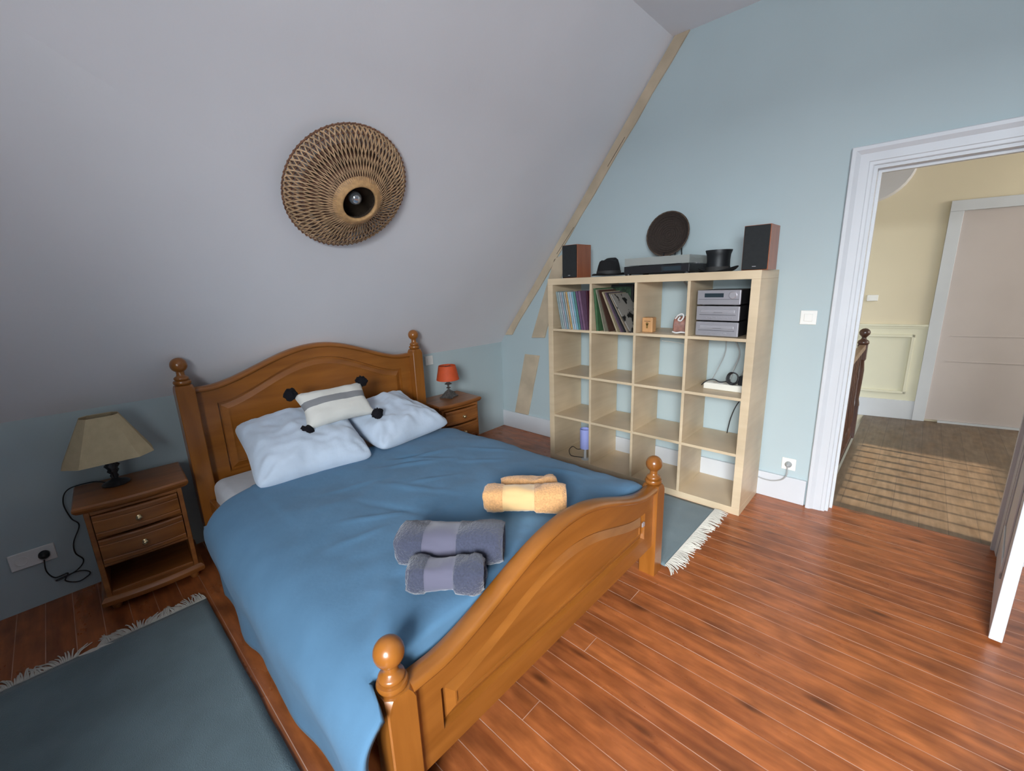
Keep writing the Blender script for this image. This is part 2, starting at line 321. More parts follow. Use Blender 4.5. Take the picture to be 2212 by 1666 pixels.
# jamb lining
jp = [(-.001, 0), (-.001, .016), (.060, .016), (.060, .030), (.085, .030), (.085, .016), (.182, .016), (.182, 0)]
b = MB(); b.quadloop([[(x_, yy-sy_*d, zz_-sz_*d) for x_, d in jp] for yy, zz_, sy_, sz_ in ((OL, 0, 1, 0), (OL, OT, 1, 1), (OR, OT, -1, 1), (OR, 0, -1, 0))], cap0=True, cap1=True)
struct(b.build('trim_4', M_white, smooth=True, ang=20), 'white jamb lining inside the bedroom doorway')
# open door leaf, hinged on the right jamb, swung into the room
lf = empty('door_1', (-.02, -3.545, 0), math.atan2(3.545-3.464, -(.79-.02)), 'white panelled bedroom door standing open into the room', 'door'); lf['kind'] = 'structure'; del lf['category']
b = MB(); b.box(0, .77, -.0, .038, .012, 1.985)
b.build('leaf', M_white, lf, bevel=.003)
b = MB()
for z0, z1 in ((.22, .85), (1.0, 1.85)):
    for yy in (-.006, .038):
        b.box(.12, .65, yy, yy+.006, z0, z0+.03); b.box(.12, .65, yy, yy+.006, z1-.03, z1); b.box(.12, .15, yy, yy+.006, z0, z1); b.box(.62, .65, yy, yy+.006, z0, z1)
b.build('panel_moulding', M_white, lf, bevel=.002)
b = MB()
b.tube([(.715, .038, 1.03), (.715, .075, 1.03), (.60, .080, 1.03)], .009, 8); b.lathe([(.022, .037), (.022, .044), (.001, .044)], 20, mat=Matrix.Translation((.715, 0, 1.03)) @ Matrix.Rotation(-PI/2, 4, 'X'))
b.build('door_handle', M_brass, lf, smooth=True, ang=40)
# painted timbers showing in the gable wall
def beam(pts, name, label, d=.012):
    return struct(MB().prism(pts, 'x', -d, .02).build(name, M_beam, bevel=.003), label)
rag = R
def ragged(L_, R_, n=14, a=.008):
    out = []
    for (s0, s1) in ((L_[0], L_[1]),):
        out.append(s0); 
    out = [L_[0], L_[1]]
    for k in range(n+1):
        t = k/n; y = R_[0][0]+(R_[1][0]-R_[0][0])*t; z = R_[0][1]+(R_[1][1]-R_[0][1])*t
        out.append((y+rag.uniform(-a, a), z))
    return out
beam(ragged(((-.066, .965), (-1.700, 2.985)), ((-1.795, 2.985), (-.155, .970))), 'trim_5', 'tan painted rafter edge running up where the slope meets the gable wall')
beam(ragged(((-.415, .955), (-.70, 1.66)), ((-.86, 1.72), (-.575, .965)), 8, .004), 'trim_6', 'tan painted brace in the gable wall behind the shelf top')
beam(ragged(((-.165, .172), (-.325, .79)), ((-.505, .79), (-.345, .172)), 6, .003), 'trim_7', 'short tan painted brace stub above the baseboard in the corner')
for pts in ([(-.70, 1.70), (-.88, 1.90)], [(-1.19, 2.30), (-1.33, 2.47)]):
    (y0, z0), (y1, z1) = pts
    struct(MB().tube([(-.0125, y0-.03, z0), (-.0125, y1-.03, z1)], .0022, 6).build('trim_8', M_beamd), 'thin dark crack line along the painted rafter')
# landing
struct(MB().box(.11, 4.2, -8, -2.80, -.12, 0).build('floor', M_hall), 'worn light brown landing floorboards beyond the doorway')
struct(MB().box(.11, 4.2, -2.80, -1.0, -1.6, -1.5).build('floor', M_hall), 'lower stair flight floor beyond the railing')
hx = lambda y: 2.53+.2025*(-2.85-y)
def hallbox(y0, y1, z0, z1, th, d=0):   # slab lying on the skewed back wall of the landing
    P = [(hx(y0)-d, y0), (hx(y1)-d, y1), (hx(y1)-d-th, y1), (hx(y0)-d-th, y0)]
    return P, z0, z1
def hb(b, y0, y1, z0, z1, th, d=0):
    P, a, c = hallbox(y0, y1, z0, z1, th, d); b.prism(P, 'z', a, c)
b = MB(); hb(b, -8, -.9, -1.5, 3.2, -.12); struct(b.build('wall_hall_back', M_yellow), 'yellow back wall of the landing')
# left wall of the stairwell with its window opening, far right wall
b = MB(); ys = -1.72
b.box(.18, 3, ys, ys+.15, -1.5, .80); b.box(.18, 3, ys, ys+.15, 1.46, 3.2); b.box(.18, .20, ys, ys+.15, .8, 1.46); b.box(1.55, 3, ys, ys+.15, .8, 1.46)
struct(b.build('wall_hall_left', M_yellow), 'yellow stairwell wall with a small window')
struct(MB().box(.1, 4.2, -8.1, -8, -1.5, 3.2).build('wall_hall_right', M_yellow), 'far end wall of the landing')
struct(MB().box(.18, 4.2, -8, -1.5, 2.62, 2.72).build('ceiling', M_slope), 'white ceiling of the landing')
# wainscot: lower cream panelling, chair rail, raised frame, baseboard
b = MB(); hb(b, -3.17, -1.7, 0, .93, .012); struct(b.build('trim_9', M_cream), 'cream painted lower panelling on the landing wall')
b = MB(); hb(b, -3.17, -1.7, .925, .945, .03); hb(b, -3.17, -1.7, .905, .925, .02); struct(b.build('trim_10', M_cream, bevel=.003), 'cream chair rail on the landing wall')
b = MB()
for y0, y1 in ((-3.085, -2.60),):
    hb(b, y0, y1, .82, .845, .024, .01); hb(b, y0, y1, .26, .285, .024, .01); hb(b, y0, y0+.025, .26, .845, .024, .01); hb(b, y1-.025, y1, .26, .845, .024, .01)
struct(b.build('trim_11', M_cream, bevel=.004), 'raised cream moulding frame of the wainscot panel')
b = MB(); hb(b, -3.17, -1.7, 0, .19, .025); struct(b.build('baseboard_hall', M_white, bevel=.003), 'white baseboard on the landing wall')
# landing door with its casing
b = MB(); hb(b, -3.255, -3.165, 0, 1.95, .035); hb(b, -4.25, -4.16, 0, 1.95, .035); hb(b, -4.25, -3.165, 1.95, 2.04, .035)
struct(b.build('trim_12', M_white, bevel=.003), 'white casing of the closed door on the landing')
dr = empty('door_2', (hx(-3.7)-.01, -3.7, 0), 0, 'closed pale pinkish grey door across the landing', 'door'); dr['kind'] = 'structure'; del dr['category']
b = MB(); hb(b, -4.16, -3.255, .02, 1.95, .012)
o = b.build('leaf', M_pinkgrey, dr, bevel=.001); o.matrix_parent_inverse = Matrix.Translation(-dr.location)
b = MB(); hb(b, -4.1, -3.33, .84, .848, .004, .012); hb(b, -4.1, -3.33, .60, .608, .004, .012)
o = b.build('panel_groove', M_pinkgrey, dr); o.matrix_parent_inverse = Matrix.Translation(-dr.location)
b = MB(); hb(b, -4.16, -3.35, 0, .018, .03); struct(b.build('light_gap_strip', M_white), 'white strip standing in for the light gap under the landing door')  # light under the door drawn as a white strip
# curved soffit of the landing ceiling
arc = [(-2.56+.345*math.cos(a), 2.43+.345*math.sin(a)) for a in [2*PI*k/40 for k in range(40)]]
b = MB(); b.prism(arc, 'x', 2.36, 2.62); struct(b.build('trim_14', M_slope, smooth=True, ang=30), 'rounded pale soffit edge high in the corner of the landing')

# ------------------------------------------------------------------ bed
bed = empty('bed', (-1.97, -2.245, 0), 0, 'honey oak double bed with arched panelled headboard and footboard', 'bed')
BX0, BX1 = -2.70, -1.24
def outline(x0, x1, z0, ze, zp, hw, n=40, pw=.8, cx=-1.97):
    top = []
    for k in range(n+1):
        x = x1+(x0-x1)*k/n; d = abs(x-cx); f = ((1+math.cos(PI*min(d/hw, 1)))/2)**pw
        top.append((x, ze+(zp-ze)*f))
    nb = 12
    bot = [(x0+(x1-x0)*k/nb, z0) for k in range(nb)]
    sideR = [(x1, z0+(ze-z0)*k/4) for k in range(4)]; sideL = [(x0, ze+(z0-ze)*k/4) for k in range(1, 4)]
    return bot+sideR+top+sideL
def board(name, yf, th, x0, x1, z0, ze, zp, hw, pan_, face, mold, pw=.8):
    """framed panel: yf = front plane, face=-1 front looks to -y"""
    P = lambda poly, y: [(p[0], y, p[1]) for p in poly]
    O = outline(x0, x1, z0, ze, zp, hw, pw=pw)
    px0, px1, pz0, pze, pzp = pan_
    def I(d): return outline(px0+d, px1-d, pz0+d, pze-d, pzp-d, hw*.93, pw=pw)
    b = MB(); loops = [P(O, yf+th), P(O, yf), P(I(0), yf), P(I(.004), yf+.018), P(I(.016), yf+.018)]
    b.quadloop(loops, cap0=True)
    frame = b.build(name, M_oak, bed, smooth=True, ang=25)
    b = MB(); b.quadloop([P(I(.016), yf+.0185), P(I(.016), yf+.014), P(I(.022), yf+.011), P(I(.046), yf-.001), P(I(.052), yf-.001), P(I(.053), yf+.004), P(I(.056), yf+.004)], cap1=True)
    pn = b.build('raised_panel', M_oak, frame, smooth=True, ang=25)
    # cap moulding following the arch
    top = [(x0+(x1-x0)*k/60) for k in range(61)]; prof = []
    loops = []
    for x in top:
        d = abs(x+1.97); f = ((1+math.cos(PI*min(d/hw, 1)))/2)**pw; z = ze+(zp-ze)*f
        loops.append([(x, yf-.004, z-.016), (x, yf-.014, z-.013), (x, yf-.018, z-.004), (x, yf-.014, z+.007), (x, yf-.004, z+.013), (x, yf+th*.5, z+.016), (x, yf+th+.004, z+.013), (x, yf+th+.012, z+.004), (x, yf+th+.010, z-.012)])
    b = MB(); b.quadloop(loops, cap0=True, cap1=True)
    cp = b.build('cap_moulding', M_oak, frame, smooth=True, ang=50)
    for q in (frame,): q.location = -bed.location; 
    return frame
foot = board('footboard', -2.268, .036, BX0+.035, BX1-.035, .165, .472, .632, .62, (-2.575, -1.365, .245, .385, .515), -1, 0)
head = board('headboard', -.262, .036, BX0+.035, BX1-.035, .28, .960, 1.122, .62, (-2.56, -1.36, .45, .868, 1.045), -1, 0)
b = MB(); b.box(-1.395, -1.375, -2.2735, -2.2675, .325, .345)
lb = b.build('label_plate', M_silver2, foot); lb['label'] = 'small shiny maker label on the panel'
def post(x, y, zs, ztop, w=.042):
    b = MB(); r = .039
    zb = ztop-2*r
    c = .012
    sq = lambda a, z, ch: [(x-a+ch, y-a, z), (x+a-ch, y-a, z), (x+a, y-a+ch, z), (x+a, y+a-ch, z), (x+a-ch, y+a, z), (x-a+ch, y+a, z), (x-a, y+a-ch, z), (x-a, y-a+ch, z)]
    b.quadloop([sq(w, 0, .004), sq(w, zs-.035, .004), sq(w-.001, zs-.016, .010), sq(w-.004, zs-.003, .016), sq(w-.010, zs, .014)], cap0=True, cap1=True)
    p = b.build('post', M_oakv, bed, smooth=True, ang=30); p.location = -bed.location
    b = MB(); h = zb-zs
    prof = [(.030, zs-.002), (.039, zs+h*.10), (.041, zs+h*.22), (.038, zs+h*.34), (.028, zs+h*.38), (.033, zs+h*.45), (.034, zs+h*.55), (.030, zs+h*.64), (.021, zs+h*.72), (.018, zs+h*.85)]
    for k in range(13):
        a = -PI/2+.5+(PI-.5)*k/12; prof.append((r*math.cos(a), zb+r+r*math.sin(a)))
    b.lathe(prof, 28, cx=x, cy=y)
    f = b.build('ball_finial', M_oakv, p, smooth=True, ang=50)
    return p
post(BX0, -2.245, .487, .628); post(BX1, -2.245, .487, .628)
post(BX0, -.285, 1.005, 1.150); post(BX1, -.285, 1.005, 1.150)
for x in (-2.70, -1.265):
    b = MB(); b.box(x, x+.026, -2.21, -.32, .20, .345); s = b.build('side_rail', M_oak, bed, bevel=.004); s.location = -bed.location
b = MB()
for k in range(12): b.box(-2.67, -1.27, -2.12+k*.155, -2.12+k*.155+.07, .235, .25)
s = b.build('slats', M_oak, bed); s.location = -bed.location
# mattress
def rbox(b, x0, x1, y0, y1, z0, z1, r, n=4):
    loops = []
    def ring(ins, z):
        lp = []; rr = r
        for cx, cy, a0 in ((x1-rr, y0+rr, -PI/2), (x1-rr, y1-rr, 0), (x0+rr, y1-rr, PI/2), (x0+rr, y0+rr, PI)):
            for k in range(n+1):
                a = a0+PI/2*k/n; lp.append((cx+(rr-ins)*math.cos(a), cy+(rr-ins)*math.sin(a), z))
        return lp
    e = r*.8
    for k in range(n+1):
        a = PI/2*k/n; loops.append(ring(e*(1-math.sin(a)), z0+e*(1-math.cos(a))))
    for k in range(n+1):
        a = PI/2*k/n; loops.append(ring(e*(1-math.cos(a)), z1-e*(1-math.sin(a))))
    b.quadloop(loops, cap0=True, cap1=True)
b = MB(); rbox(b, -2.675, -1.278, -2.180, -.312, .252, .455, .06)
tag(b.build('mattress', M_sheet, smooth=True, ang=60), 'mattress in a white sheet, showing at the head beside the left pillow', 'mattress')
# duvet: heightfield swept across the bed, draping deep on the left
def duvet():
    NU, NV = 120, 110
    prof = [(-2.795, .06), (-2.800, .18), (-2.822, .30), (-2.832, .39), (-2.812, .455), (-2.755, .505), (-2.66, .527), (-2.4, .532), (-2.1, .532), (-1.8, .528), (-1.5, .512), (-1.33, .492), (-1.262, .458), (-1.222, .38), (-1.212, .28)]
    sp = spline([(p[0], 0, p[1]) for p in prof], 10)
    # resample by arc length
    ds = [0]
    for i in range(1, len(sp)): ds.append(ds[-1]+(sp[i]-sp[i-1]).length)
    def at(t):
        s = t*ds[-1]
        for i in range(1, len(ds)):
            if ds[i] >= s:
                k = (s-ds[i-1])/max(ds[i]-ds[i-1], 1e-9); return sp[i-1].lerp(sp[i], k)
        return sp[-1]
    rows = []; A = [at(i/NU) for i in range(NU+1)]
    for j in range(NV+1):
        v = min(1, j/(NV-6)); dk = max(0, j-(NV-6))/6; row = []
        for i in range(NU+1):
            p = A[i].copy(); u = i/NU
            inside = min(max((p.x+2.80)/.25, 0), 1)
            yh = -.74-.13*(1-min(max((p.x+2.83)/.28, 0), 1))-.02*math.sin(p.x*5)
            yf_ = -2.205-.096*min(max((-2.742-p.x)/.03, 0), 1)
            y = yh+(yf_-yh)*v
            q = Vector((p.x*1.0, y, p.z))
            low = max(0, .48-p.z)
            side = 1 if p.x < -2.6 else 0
            wob = noise.noise(Vector((3.1, y*3.2, p.z*1.5)))
            wr = noise.noise(q*3.0)*.014+noise.noise(q*8)*.006+noise.noise(q*19)*.0016
            # diagonal pulls
            dgl = noise.noise(Vector((p.x*2.2+y*2.2, (p.x-y)*9, 5)))
            wr += .006*max(0, dgl)*inside
            if side:
                q.x += .035*low*wob+.030*low*math.sin(y*12+1.5*wob)-.02*low
                q.z += .02*noise.noise(Vector((0, y*2.3, 9)))*max(0, low)
                if p.z < .12: q.z += .03*noise.noise(Vector((0, y*3, 2)))
                q.z += wr*.5*(1 if p.z > .4 else 0); q.x += wr*.5
            else: q.z += wr
            # soft rounded edges at head and foot
            e = min(v*(yh-yf_), 1)
            if e < .05: q.z -= (.05-e)**2*9 if p.z > .44 else 0
            f = (1-v)*(yh-yf_)
            if f < .05 and p.z > .44 and p.x > -2.74: q.z -= (.05-f)**2*5.0
            if dk and p.z > .40 and p.x > -2.742: q.z -= .10*dk; q.y -= .006*dk**.5
            elif dk and p.x < -2.742: q.y -= .010*dk; q.x += .004*dk
            # slight pull towards the foot left corner
            q.z += .012*max(0, v-.8)*inside
            row.append(q)
        rows.append(row)
    b = MB(); b.quadloop(rows, close=False)
    o = b.build('duvet', M_duvet, smooth=True, ang=180)
    s = o.modifiers.new('thick', 'SOLIDIFY'); s.thickness = .022; s.offset = -1
    return o
# creases added as explicit folds on the top
dv = duvet(); tag(dv, 'plain dusty blue duvet cover spread over the double bed', 'duvet')
def crease(me, x0, y0, x1, y1, h, wd):
    a = Vector((x0, y0)); d = Vector((x1-x0, y1-y0)); L_ = d.length; d /= L_; nrm = Vector((-d.y, d.x))
    for v in me.vertices:
        if v.co.z < .44: continue
        p = Vector((v.co.x, v.co.y))-a; t = p.dot(d)/L_; s = p.dot(nrm)
        if -.1 < t < 1.1 and abs(s) < wd*4:
            v.co.z += h*math.exp(-(s/wd)**2)*max(0, math.sin(PI*min(max(t, 0), 1)))
for c_ in ((-2.10, -1.08, -1.75, -1.28, .007, .018), (-2.02, -1.00, -1.66, -1.35, .006, .015), (-2.2, -1.2, -1.95, -1.7, .006, .02), (-2.35, -1.3, -2.15, -1.75, -.005, .02),
           (-1.95, -1.02, -1.80, -1.12, -.008, .02), (-1.98, -1.10, -1.62, -1.16, .007, .013), (-2.12, -1.35, -1.80, -1.50, .005, .012), (-2.45, -1.15, -2.1, -1.22, .004, .015), (-2.5, -1.45, -2.2, -1.62, .005, .014), (-2.3, -1.75, -2.0, -1.68, .004, .013), (-1.6, -1.15, -1.35, -1.5, .005, .013), (-1.75, -1.3, -1.5, -1.55, .005, .014), (-2.6, -1.6, -2.3, -1.65, .004, .02), (-1.5, -1.7, -1.4, -2.0, .006, .02), (-2.5, -1.95, -2.25, -1.85, .004, .018), (-2.7, -2.15, -2.5, -1.95, .010, .03)):
    crease(dv.data, *c_[:4], c_[4]*1.5, c_[5]*.8)

# pillows
def pillow_mesh(b, hx_, hy, T, n=44, pinch=.07, seed=0, wr=.006):
    top = []; bot = []
    for j in range(n+1):
        rt_, rb = [], []
        for i in range(n+1):
            u = -1+2*i/n; v = -1+2*j/n
            x = hx_*u*(1-pinch*(1-abs(v)**1.5)*abs(u)**3); y = hy*v*(1-pinch*(1-abs(u)**1.5)*abs(v)**3)
            cr_ = 1-.075*(abs(u*v))**7; x *= cr_; y *= cr_; t = T*max(0, (1-abs(u)**2.7))**.5*max(0, (1-abs(v)**2.7))**.5
            w_ = wr*noise.noise(Vector((u*2.2+seed, v*2.2, seed)))*1.6+wr*.7*noise.noise(Vector((u*6+seed, v*6, 3)))
            e = min(1, 6*min(1-abs(u), 1-abs(v)))
            # radial puckers towards corners
            w_ -= .016*max(0, abs(u)*abs(v)-.25)*math.cos(14*(u*u-v*v)); w_ += .004*math.sin(9*u+3*v+seed)*max(0, noise.noise(Vector((u*1.5, v*1.5, seed+9))))*2
            rt_.append(Vector((x, y, t+w_*e))); rb.append(Vector((x, y, -t*.65-.004*(e > 0)*e)))
        top.append(rt_); bot.append(rb)
    vt = [[b.bm.verts.new(p) for p in r_] for r_ in top]
    vb = [[(vt[j][i] if (i in (0, n) or j in (0, n)) else b.bm.verts.new(bot[j][i])) for i in range(n+1)] for j in range(n+1)]
    for j in range(n):
        for i in range(n):
            b.bm.faces.new((vt[j][i], vt[j][i+1], vt[j+1][i+1], vt[j+1][i]))
            b.bm.faces.new((vb[j][i], vb[j+1][i], vb[j+1][i+1], vb[j][i+1]))
def place(o, center, xdir, ydir):
    X = Vector(xdir).normalized(); Y = Vector(ydir); Y = (Y-X*Y.dot(X)).normalized(); Z = X.cross(Y)
    m = Matrix((X, Y, Z)).transposed().to_4x4(); m.translation = Vector(center); o.matrix_world = m
b = MB(); pillow_mesh(b, .300, .29, .120, seed=1.3, wr=.017); p = b.build('pillow', M_pillow, smooth=True, ang=180)
place(p, (-2.270, -.655, .640), (1, -.12, .0), (.10, .55, .20)); tag(p, 'left pale blue-white pillow, its near corner over the duvet edge', 'pillow', 'bed pillows')
b = MB(); pillow_mesh(b, .288, .28, .115, seed=4.1, wr=.017); p = b.build('pillow', M_pillow, smooth=True, ang=180)
place(p, (-1.700, -.630, .620), (1, .13, .0), (-.06, .55, .13)); tag(p, 'right pale blue-white pillow, nearest the orange lamp', 'pillow', 'bed pillows')
cu = empty('cushion', (-2.03, -.51, .785), 0, 'small cream cushion with one grey stripe and black pompoms', 'cushion')
b = MB(); pillow_mesh(b, .212, .120, .060, n=20, seed=8, wr=.006, pinch=.14); cm = b.build('cover', M_cush, cu, smooth=True, ang=180)
place(cu, (-2.065, -.665, .812), (1, .0, -.01), (.02, .12, .135))
for sx_, sy_ in ((-1, -1), (-1, 1), (1, -1), (1, 1)):
    b = MB(); pr = []
    for k in range(9):
        a = -PI/2+PI*k/8; pr.append((.034*math.cos(a), .034*math.sin(a)))
    b.lathe(pr, 16)
    for v in b.bm.verts: v.co += v.co.normalized()*R.uniform(-.006, .008) if v.co.length > .001 else Vector()
    pm = b.build('pompom', M_pom, cu, smooth=True, ang=180); pm.location = (sx_*.212, sy_*.122, .0)

# towels (rolled)
def towel(name, center, ang, length, ry, rz, col, flat, band, label, group, seed=0, endflare=.0, zrot=0):
    m = towelmat('towel_'+name, col, flat, band[0], band[1])
    seg, n = 36, 36; loops = []
    for i in range(n+1):
        t = i/n; x = -length/2+length*t; e = min(t, 1-t)
        rr = min(1, .80+.20*min(1, e*9)**.5); fl = 1+endflare*max(0, 1-t*4)
        lp = []
        for k in range(seg):
            a = 2*PI*k/seg
            ss = abs(math.cos(a))**.8*(1 if math.cos(a) > 0 else -1); cc = abs(math.sin(a))**.8*(1 if math.sin(a) > 0 else -1)
            nz = noise.noise(Vector((x*10+seed, math.cos(a)*1.2, math.sin(a)*1.2)))*.010+noise.noise(Vector((x*60, math.cos(a)*7, math.sin(a)*7+seed)))*.0022
            isb = band[0] < x < band[1]
            g = (-.004 if isb else 0)+(.006 if (x-.02)*3.2 > math.cos(a-.6)*.22 else 0)*(0 if isb else 1)
            # diagonal seam of the folded corner
            lp.append((x+(.006*math.sin(a*2+seed) if e < .02 else 0), ss*(ry*rr*fl+nz+g), max(cc*(rz*rr*fl+nz+g), -rz)))
        loops.append(lp)
    b = MB(); b.quadloop(loops)
    # spiral ends
    for s_, lp in ((0, loops[0]), (1, loops[-1])):
        prev = lp; pp = []
        xs = -length/2 if s_ == 0 else length/2; sg = 1 if s_ == 0 else -1
        rings = [lp]
        for q, (f, dx) in enumerate(((.86, -.004), (.78, .012), (.66, .012), (.58, -.002), (.48, .0), (.42, .014), (.28, .014), (.2, 0), (.08, 0))):
            rings.append([(xs+sg*dx, p_[1]*f, p_[2]*f) for p_ in lp])
        b.quadloop(rings, cap1=True)
    o = b.build('rolled_towel', m, smooth=True, ang=60)
    o.location = center; o.rotation_euler = (0, 0, ang)
    return tag(o, label, 'towel', group)
TG, TG2 = 'rolled grey towels on the duvet', 'rolled orange towels on the duvet'
gcol, gfl = (.048, .053, .088, 1), (.105, .100, .145, 1)
ocol, ofl = (.66, .34, .135, 1), (.72, .45, .20, 1)
towel('grey_big', (-2.305, -2.005, .597), -.88, .36, .078, .058, gcol, gfl, (-.085, .03), 'larger rolled grey-purple towel lying nearest the middle of the bed', TG, 0, .12)
towel('grey_small', (-2.415, -2.115, .585), -.86, .235, .055, .047, dim(gcol, .9), gfl, (-.06, .03), 'smaller rolled slate towel pressed against the big grey one', TG, 3, .1)
towel('orange_big', (-1.895, -1.985, .590), -.88, .335, .060, .052, ocol, ofl, (-.09, .04), 'larger rolled apricot orange towel on the duvet', TG2, 6, .08)
towel('orange_small', (-1.790, -1.915, .580), -.80, .24, .045, .042, ocol, ocol, (2, 3), 'smaller rolled apricot orange towel behind the larger one', TG2, 9)

# ------------------------------------------------------------------ nightstands (front towards local -y)
def nightstand(loc, rz, label, open_amt=0):
    r_ = empty('nightstand', loc, rz, label, 'nightstand', 'oak bedside tables')
    W_, D, Hh = .20, .165, .56
    def bow(w_, d_, amt, n=14):
        front = [(-w_+2*w_*k/n, -d_-amt*math.sin(PI*k/n)) for k in range(n+1)]
        return front+[(w_, d_), (-w_, d_)]
    b = MB(); pr = [(-.022, Hh-.042), (-.010, Hh-.034), (-.004, Hh-.026), (0, Hh-.018), (0, Hh-.008), (-.006, Hh)]
    b.quadloop([[(x*(1+i/W_), y*(1+i/D), z) for x, y in bow(W_+.012, D+.002, .022)] for i, z in pr], cap0=True, cap1=True)
    b.build('top', M_oakd, r_, smooth=True, ang=30)
    b = MB(); t = .02; w_ = .18; d_ = D-.012
    b.box(-w_, -w_+t, -d_, d_, .07, Hh-.04); b.box(w_-t, w_, -d_, d_, .07, Hh-.04); b.box(-w_, w_, d_-.012, d_, .07, Hh-.04)
    b.box(-w_+t, w_-t, -d_, d_-.012, .235, .25); b.box(-w_+t, w_-t, -d_+.004, -d_+.02, .378, .386); b.box(-w_+t, w_-t, -d_, -d_+.02, .502, .522)
    b.box(-w_+t, w_-t, -d_+.02, d_-.012, .080, .095)
    b.build('body', M_oakd, r_, bevel=.003)
    for z0, z1 in ((.388, .500), (.252, .376)):
        b = MB(); n = 14
        zz = [(0, z0, 0), (.006, z0+.003, -.006), (.02, z0+.010, -.0065), (.02, z1-.010, -.0065), (.006, z1-.003, -.006), (0, z1, 0)]
        loops = []
        for k in range(n+1):
            u = -1+2*k/n; x = (w_-t-.003)*u; y0 = -d_-.004-.016*math.cos(u*PI/2)-open_amt
            loops.append([(x, y0+.02, z0), (x, y0, z0), (x, y0-.006, z0+.006), (x, y0-.006, z0+.022), (x, y0-.002, z0+.026), (x, y0-.006, z0+.030), (x, y0-.007, (z0+z1)/2), (x, y0-.006, z1-.030), (x, y0-.002, z1-.026), (x, y0-.006, z1-.022), (x, y0-.006, z1-.006), (x, y0, z1), (x, y0+.02, z1)])
        b.quadloop(loops, cap0=True, cap1=True)
        d = b.build('drawer', M_oakd, r_, smooth=True, ang=30)
        b = MB(); yk = -d_-.026-open_amt; zc = (z0+z1)/2
        m = Matrix.Translation((0, yk, zc)) @ Matrix.Rotation(PI/2, 4, 'X')
        b.lathe([(.010, -.002), (.011, .003), (.005, .006), (.004, .014), (.010, .018), (.0125, .024), (.009, .029), (.001, .031)], 16, mat=m)
        b.build('knob', M_brass, d, smooth=True, ang=50)
    b = MB(); b.quadloop([[(x*(1+i/W_), y*(1+i/D), z) for x, y in bow(W_-.006, D-.004, .020)] for i, z in ((.004, .045), (.008, .055), (.008, .068), (0, .08), (-.006, .084))], cap0=True, cap1=True)
    b.build('base_shelf', M_oakd, r_, smooth=True, ang=30)
    for sx_ in (-1, 1):
        for sy_ in (-1, 1):
            b = MB(); b.lathe([(.014, 0), (.019, .01), (.021, .022), (.015, .036), (.018, .046)], 14, cx=sx_*.155, cy=sy_*.12)
            b.build('foot', M_oakd, r_, smooth=True, ang=50)
    return r_
nightstand((-2.995, -.315, 0), -.06, 'dark oak nightstand with open niche left of the bed, under the beige lamp')
nightstand((-.985, -.335, 0), -.05, 'oak nightstand right of the bed, carrying the small orange lamp', .012)

# big beige lamp
lp = empty('table_lamp', (-3.045, -.265, .5605), -.05, 'table lamp with wide beige cut-corner shade and dark metal stem', 'lamp')
b = MB(); b.lathe([(.052, 0), (.055, .006), (.048, .012), (.030, .018), (.018, .026), (.012, .034)], 28); b.build('base', M_iron, lp, smooth=True, ang=50)
b = MB(); prof = [(.011, .03), (.016, .045), (.012, .055), (.022, .07), (.017, .08), (.027, .098), (.020, .108), (.030, .124), (.018, .135), (.012, .15), (.010, .20), (.008, .25)]
rows = []
for r0, z in prof: rows.append([(r0*(1+.16*math.cos(6*(2*PI*k/36)+z*60))*math.cos(2*PI*k/36), r0*(1+.16*math.cos(6*(2*PI*k/36)+z*60))*math.sin(2*PI*k/36), z) for k in range(36)])
b.quadloop(rows, cap0=True, cap1=True); b.build('stem', M_iron, lp, smooth=True, ang=60)
def octa(hw, hd, cut, z, g=.0):
    return [(-hw+cut, -hd, z), (hw-cut, -hd, z), (hw, -hd+cut, z), (hw, hd-cut, z), (hw-cut, hd, z), (-hw+cut, hd, z), (-hw, hd-cut, z), (-hw, -hd+cut, z)]
b = MB(); outer = [octa(.168, .118, .060, .142), octa(.166, .116, .059, .148), octa(.072, .052, .026, .352), octa(.070, .050, .025, .356)]
inner = [octa(.069, .049, .025, .354), octa(.164, .114, .058, .145)]
b.quadloop(outer+inner, wrap=True); sh = b.build('lamp_shade', M_linen, lp)
b = MB()
for (p, q) in (((-.07, 0, .345), (.07, 0, .345)),): b.tube([p, q], .002, 6)
b.lathe([(.014, .24), (.016, .28), (.016, .30)], 12); b.build('bulb_holder', M_iron, lp, smooth=True)
cd = spline([(-3.08, -.22, .566), (-3.13, -.16, .568), (-3.215, -.14, .555), (-3.245, -.125, .49), (-3.235, -.12, .40), (-3.215, -.12, .35), (-3.25, -.12, .27), (-3.255, -.118, .21), (-3.235, -.118, .16), (-3.265, -.12, .12), (-3.33, -.122, .10), (-3.34, -.12, .105), (-3.26, -.12, .11), (-3.225, -.12, .08), (-3.27, -.12, .055), (-3.315, -.12, .085), (-3.30, -.12, .12), (-3.345, -.12, .12), (-3.365, -.125, .17), (-3.360, -.135, .235)], 8)
b = MB(); b.tube(cd, .0028, 6); tag(b.build('lamp_cord', M_cordb, smooth=True, ang=180), 'thin dark cord looping from the beige lamp down to the socket', 'cord')
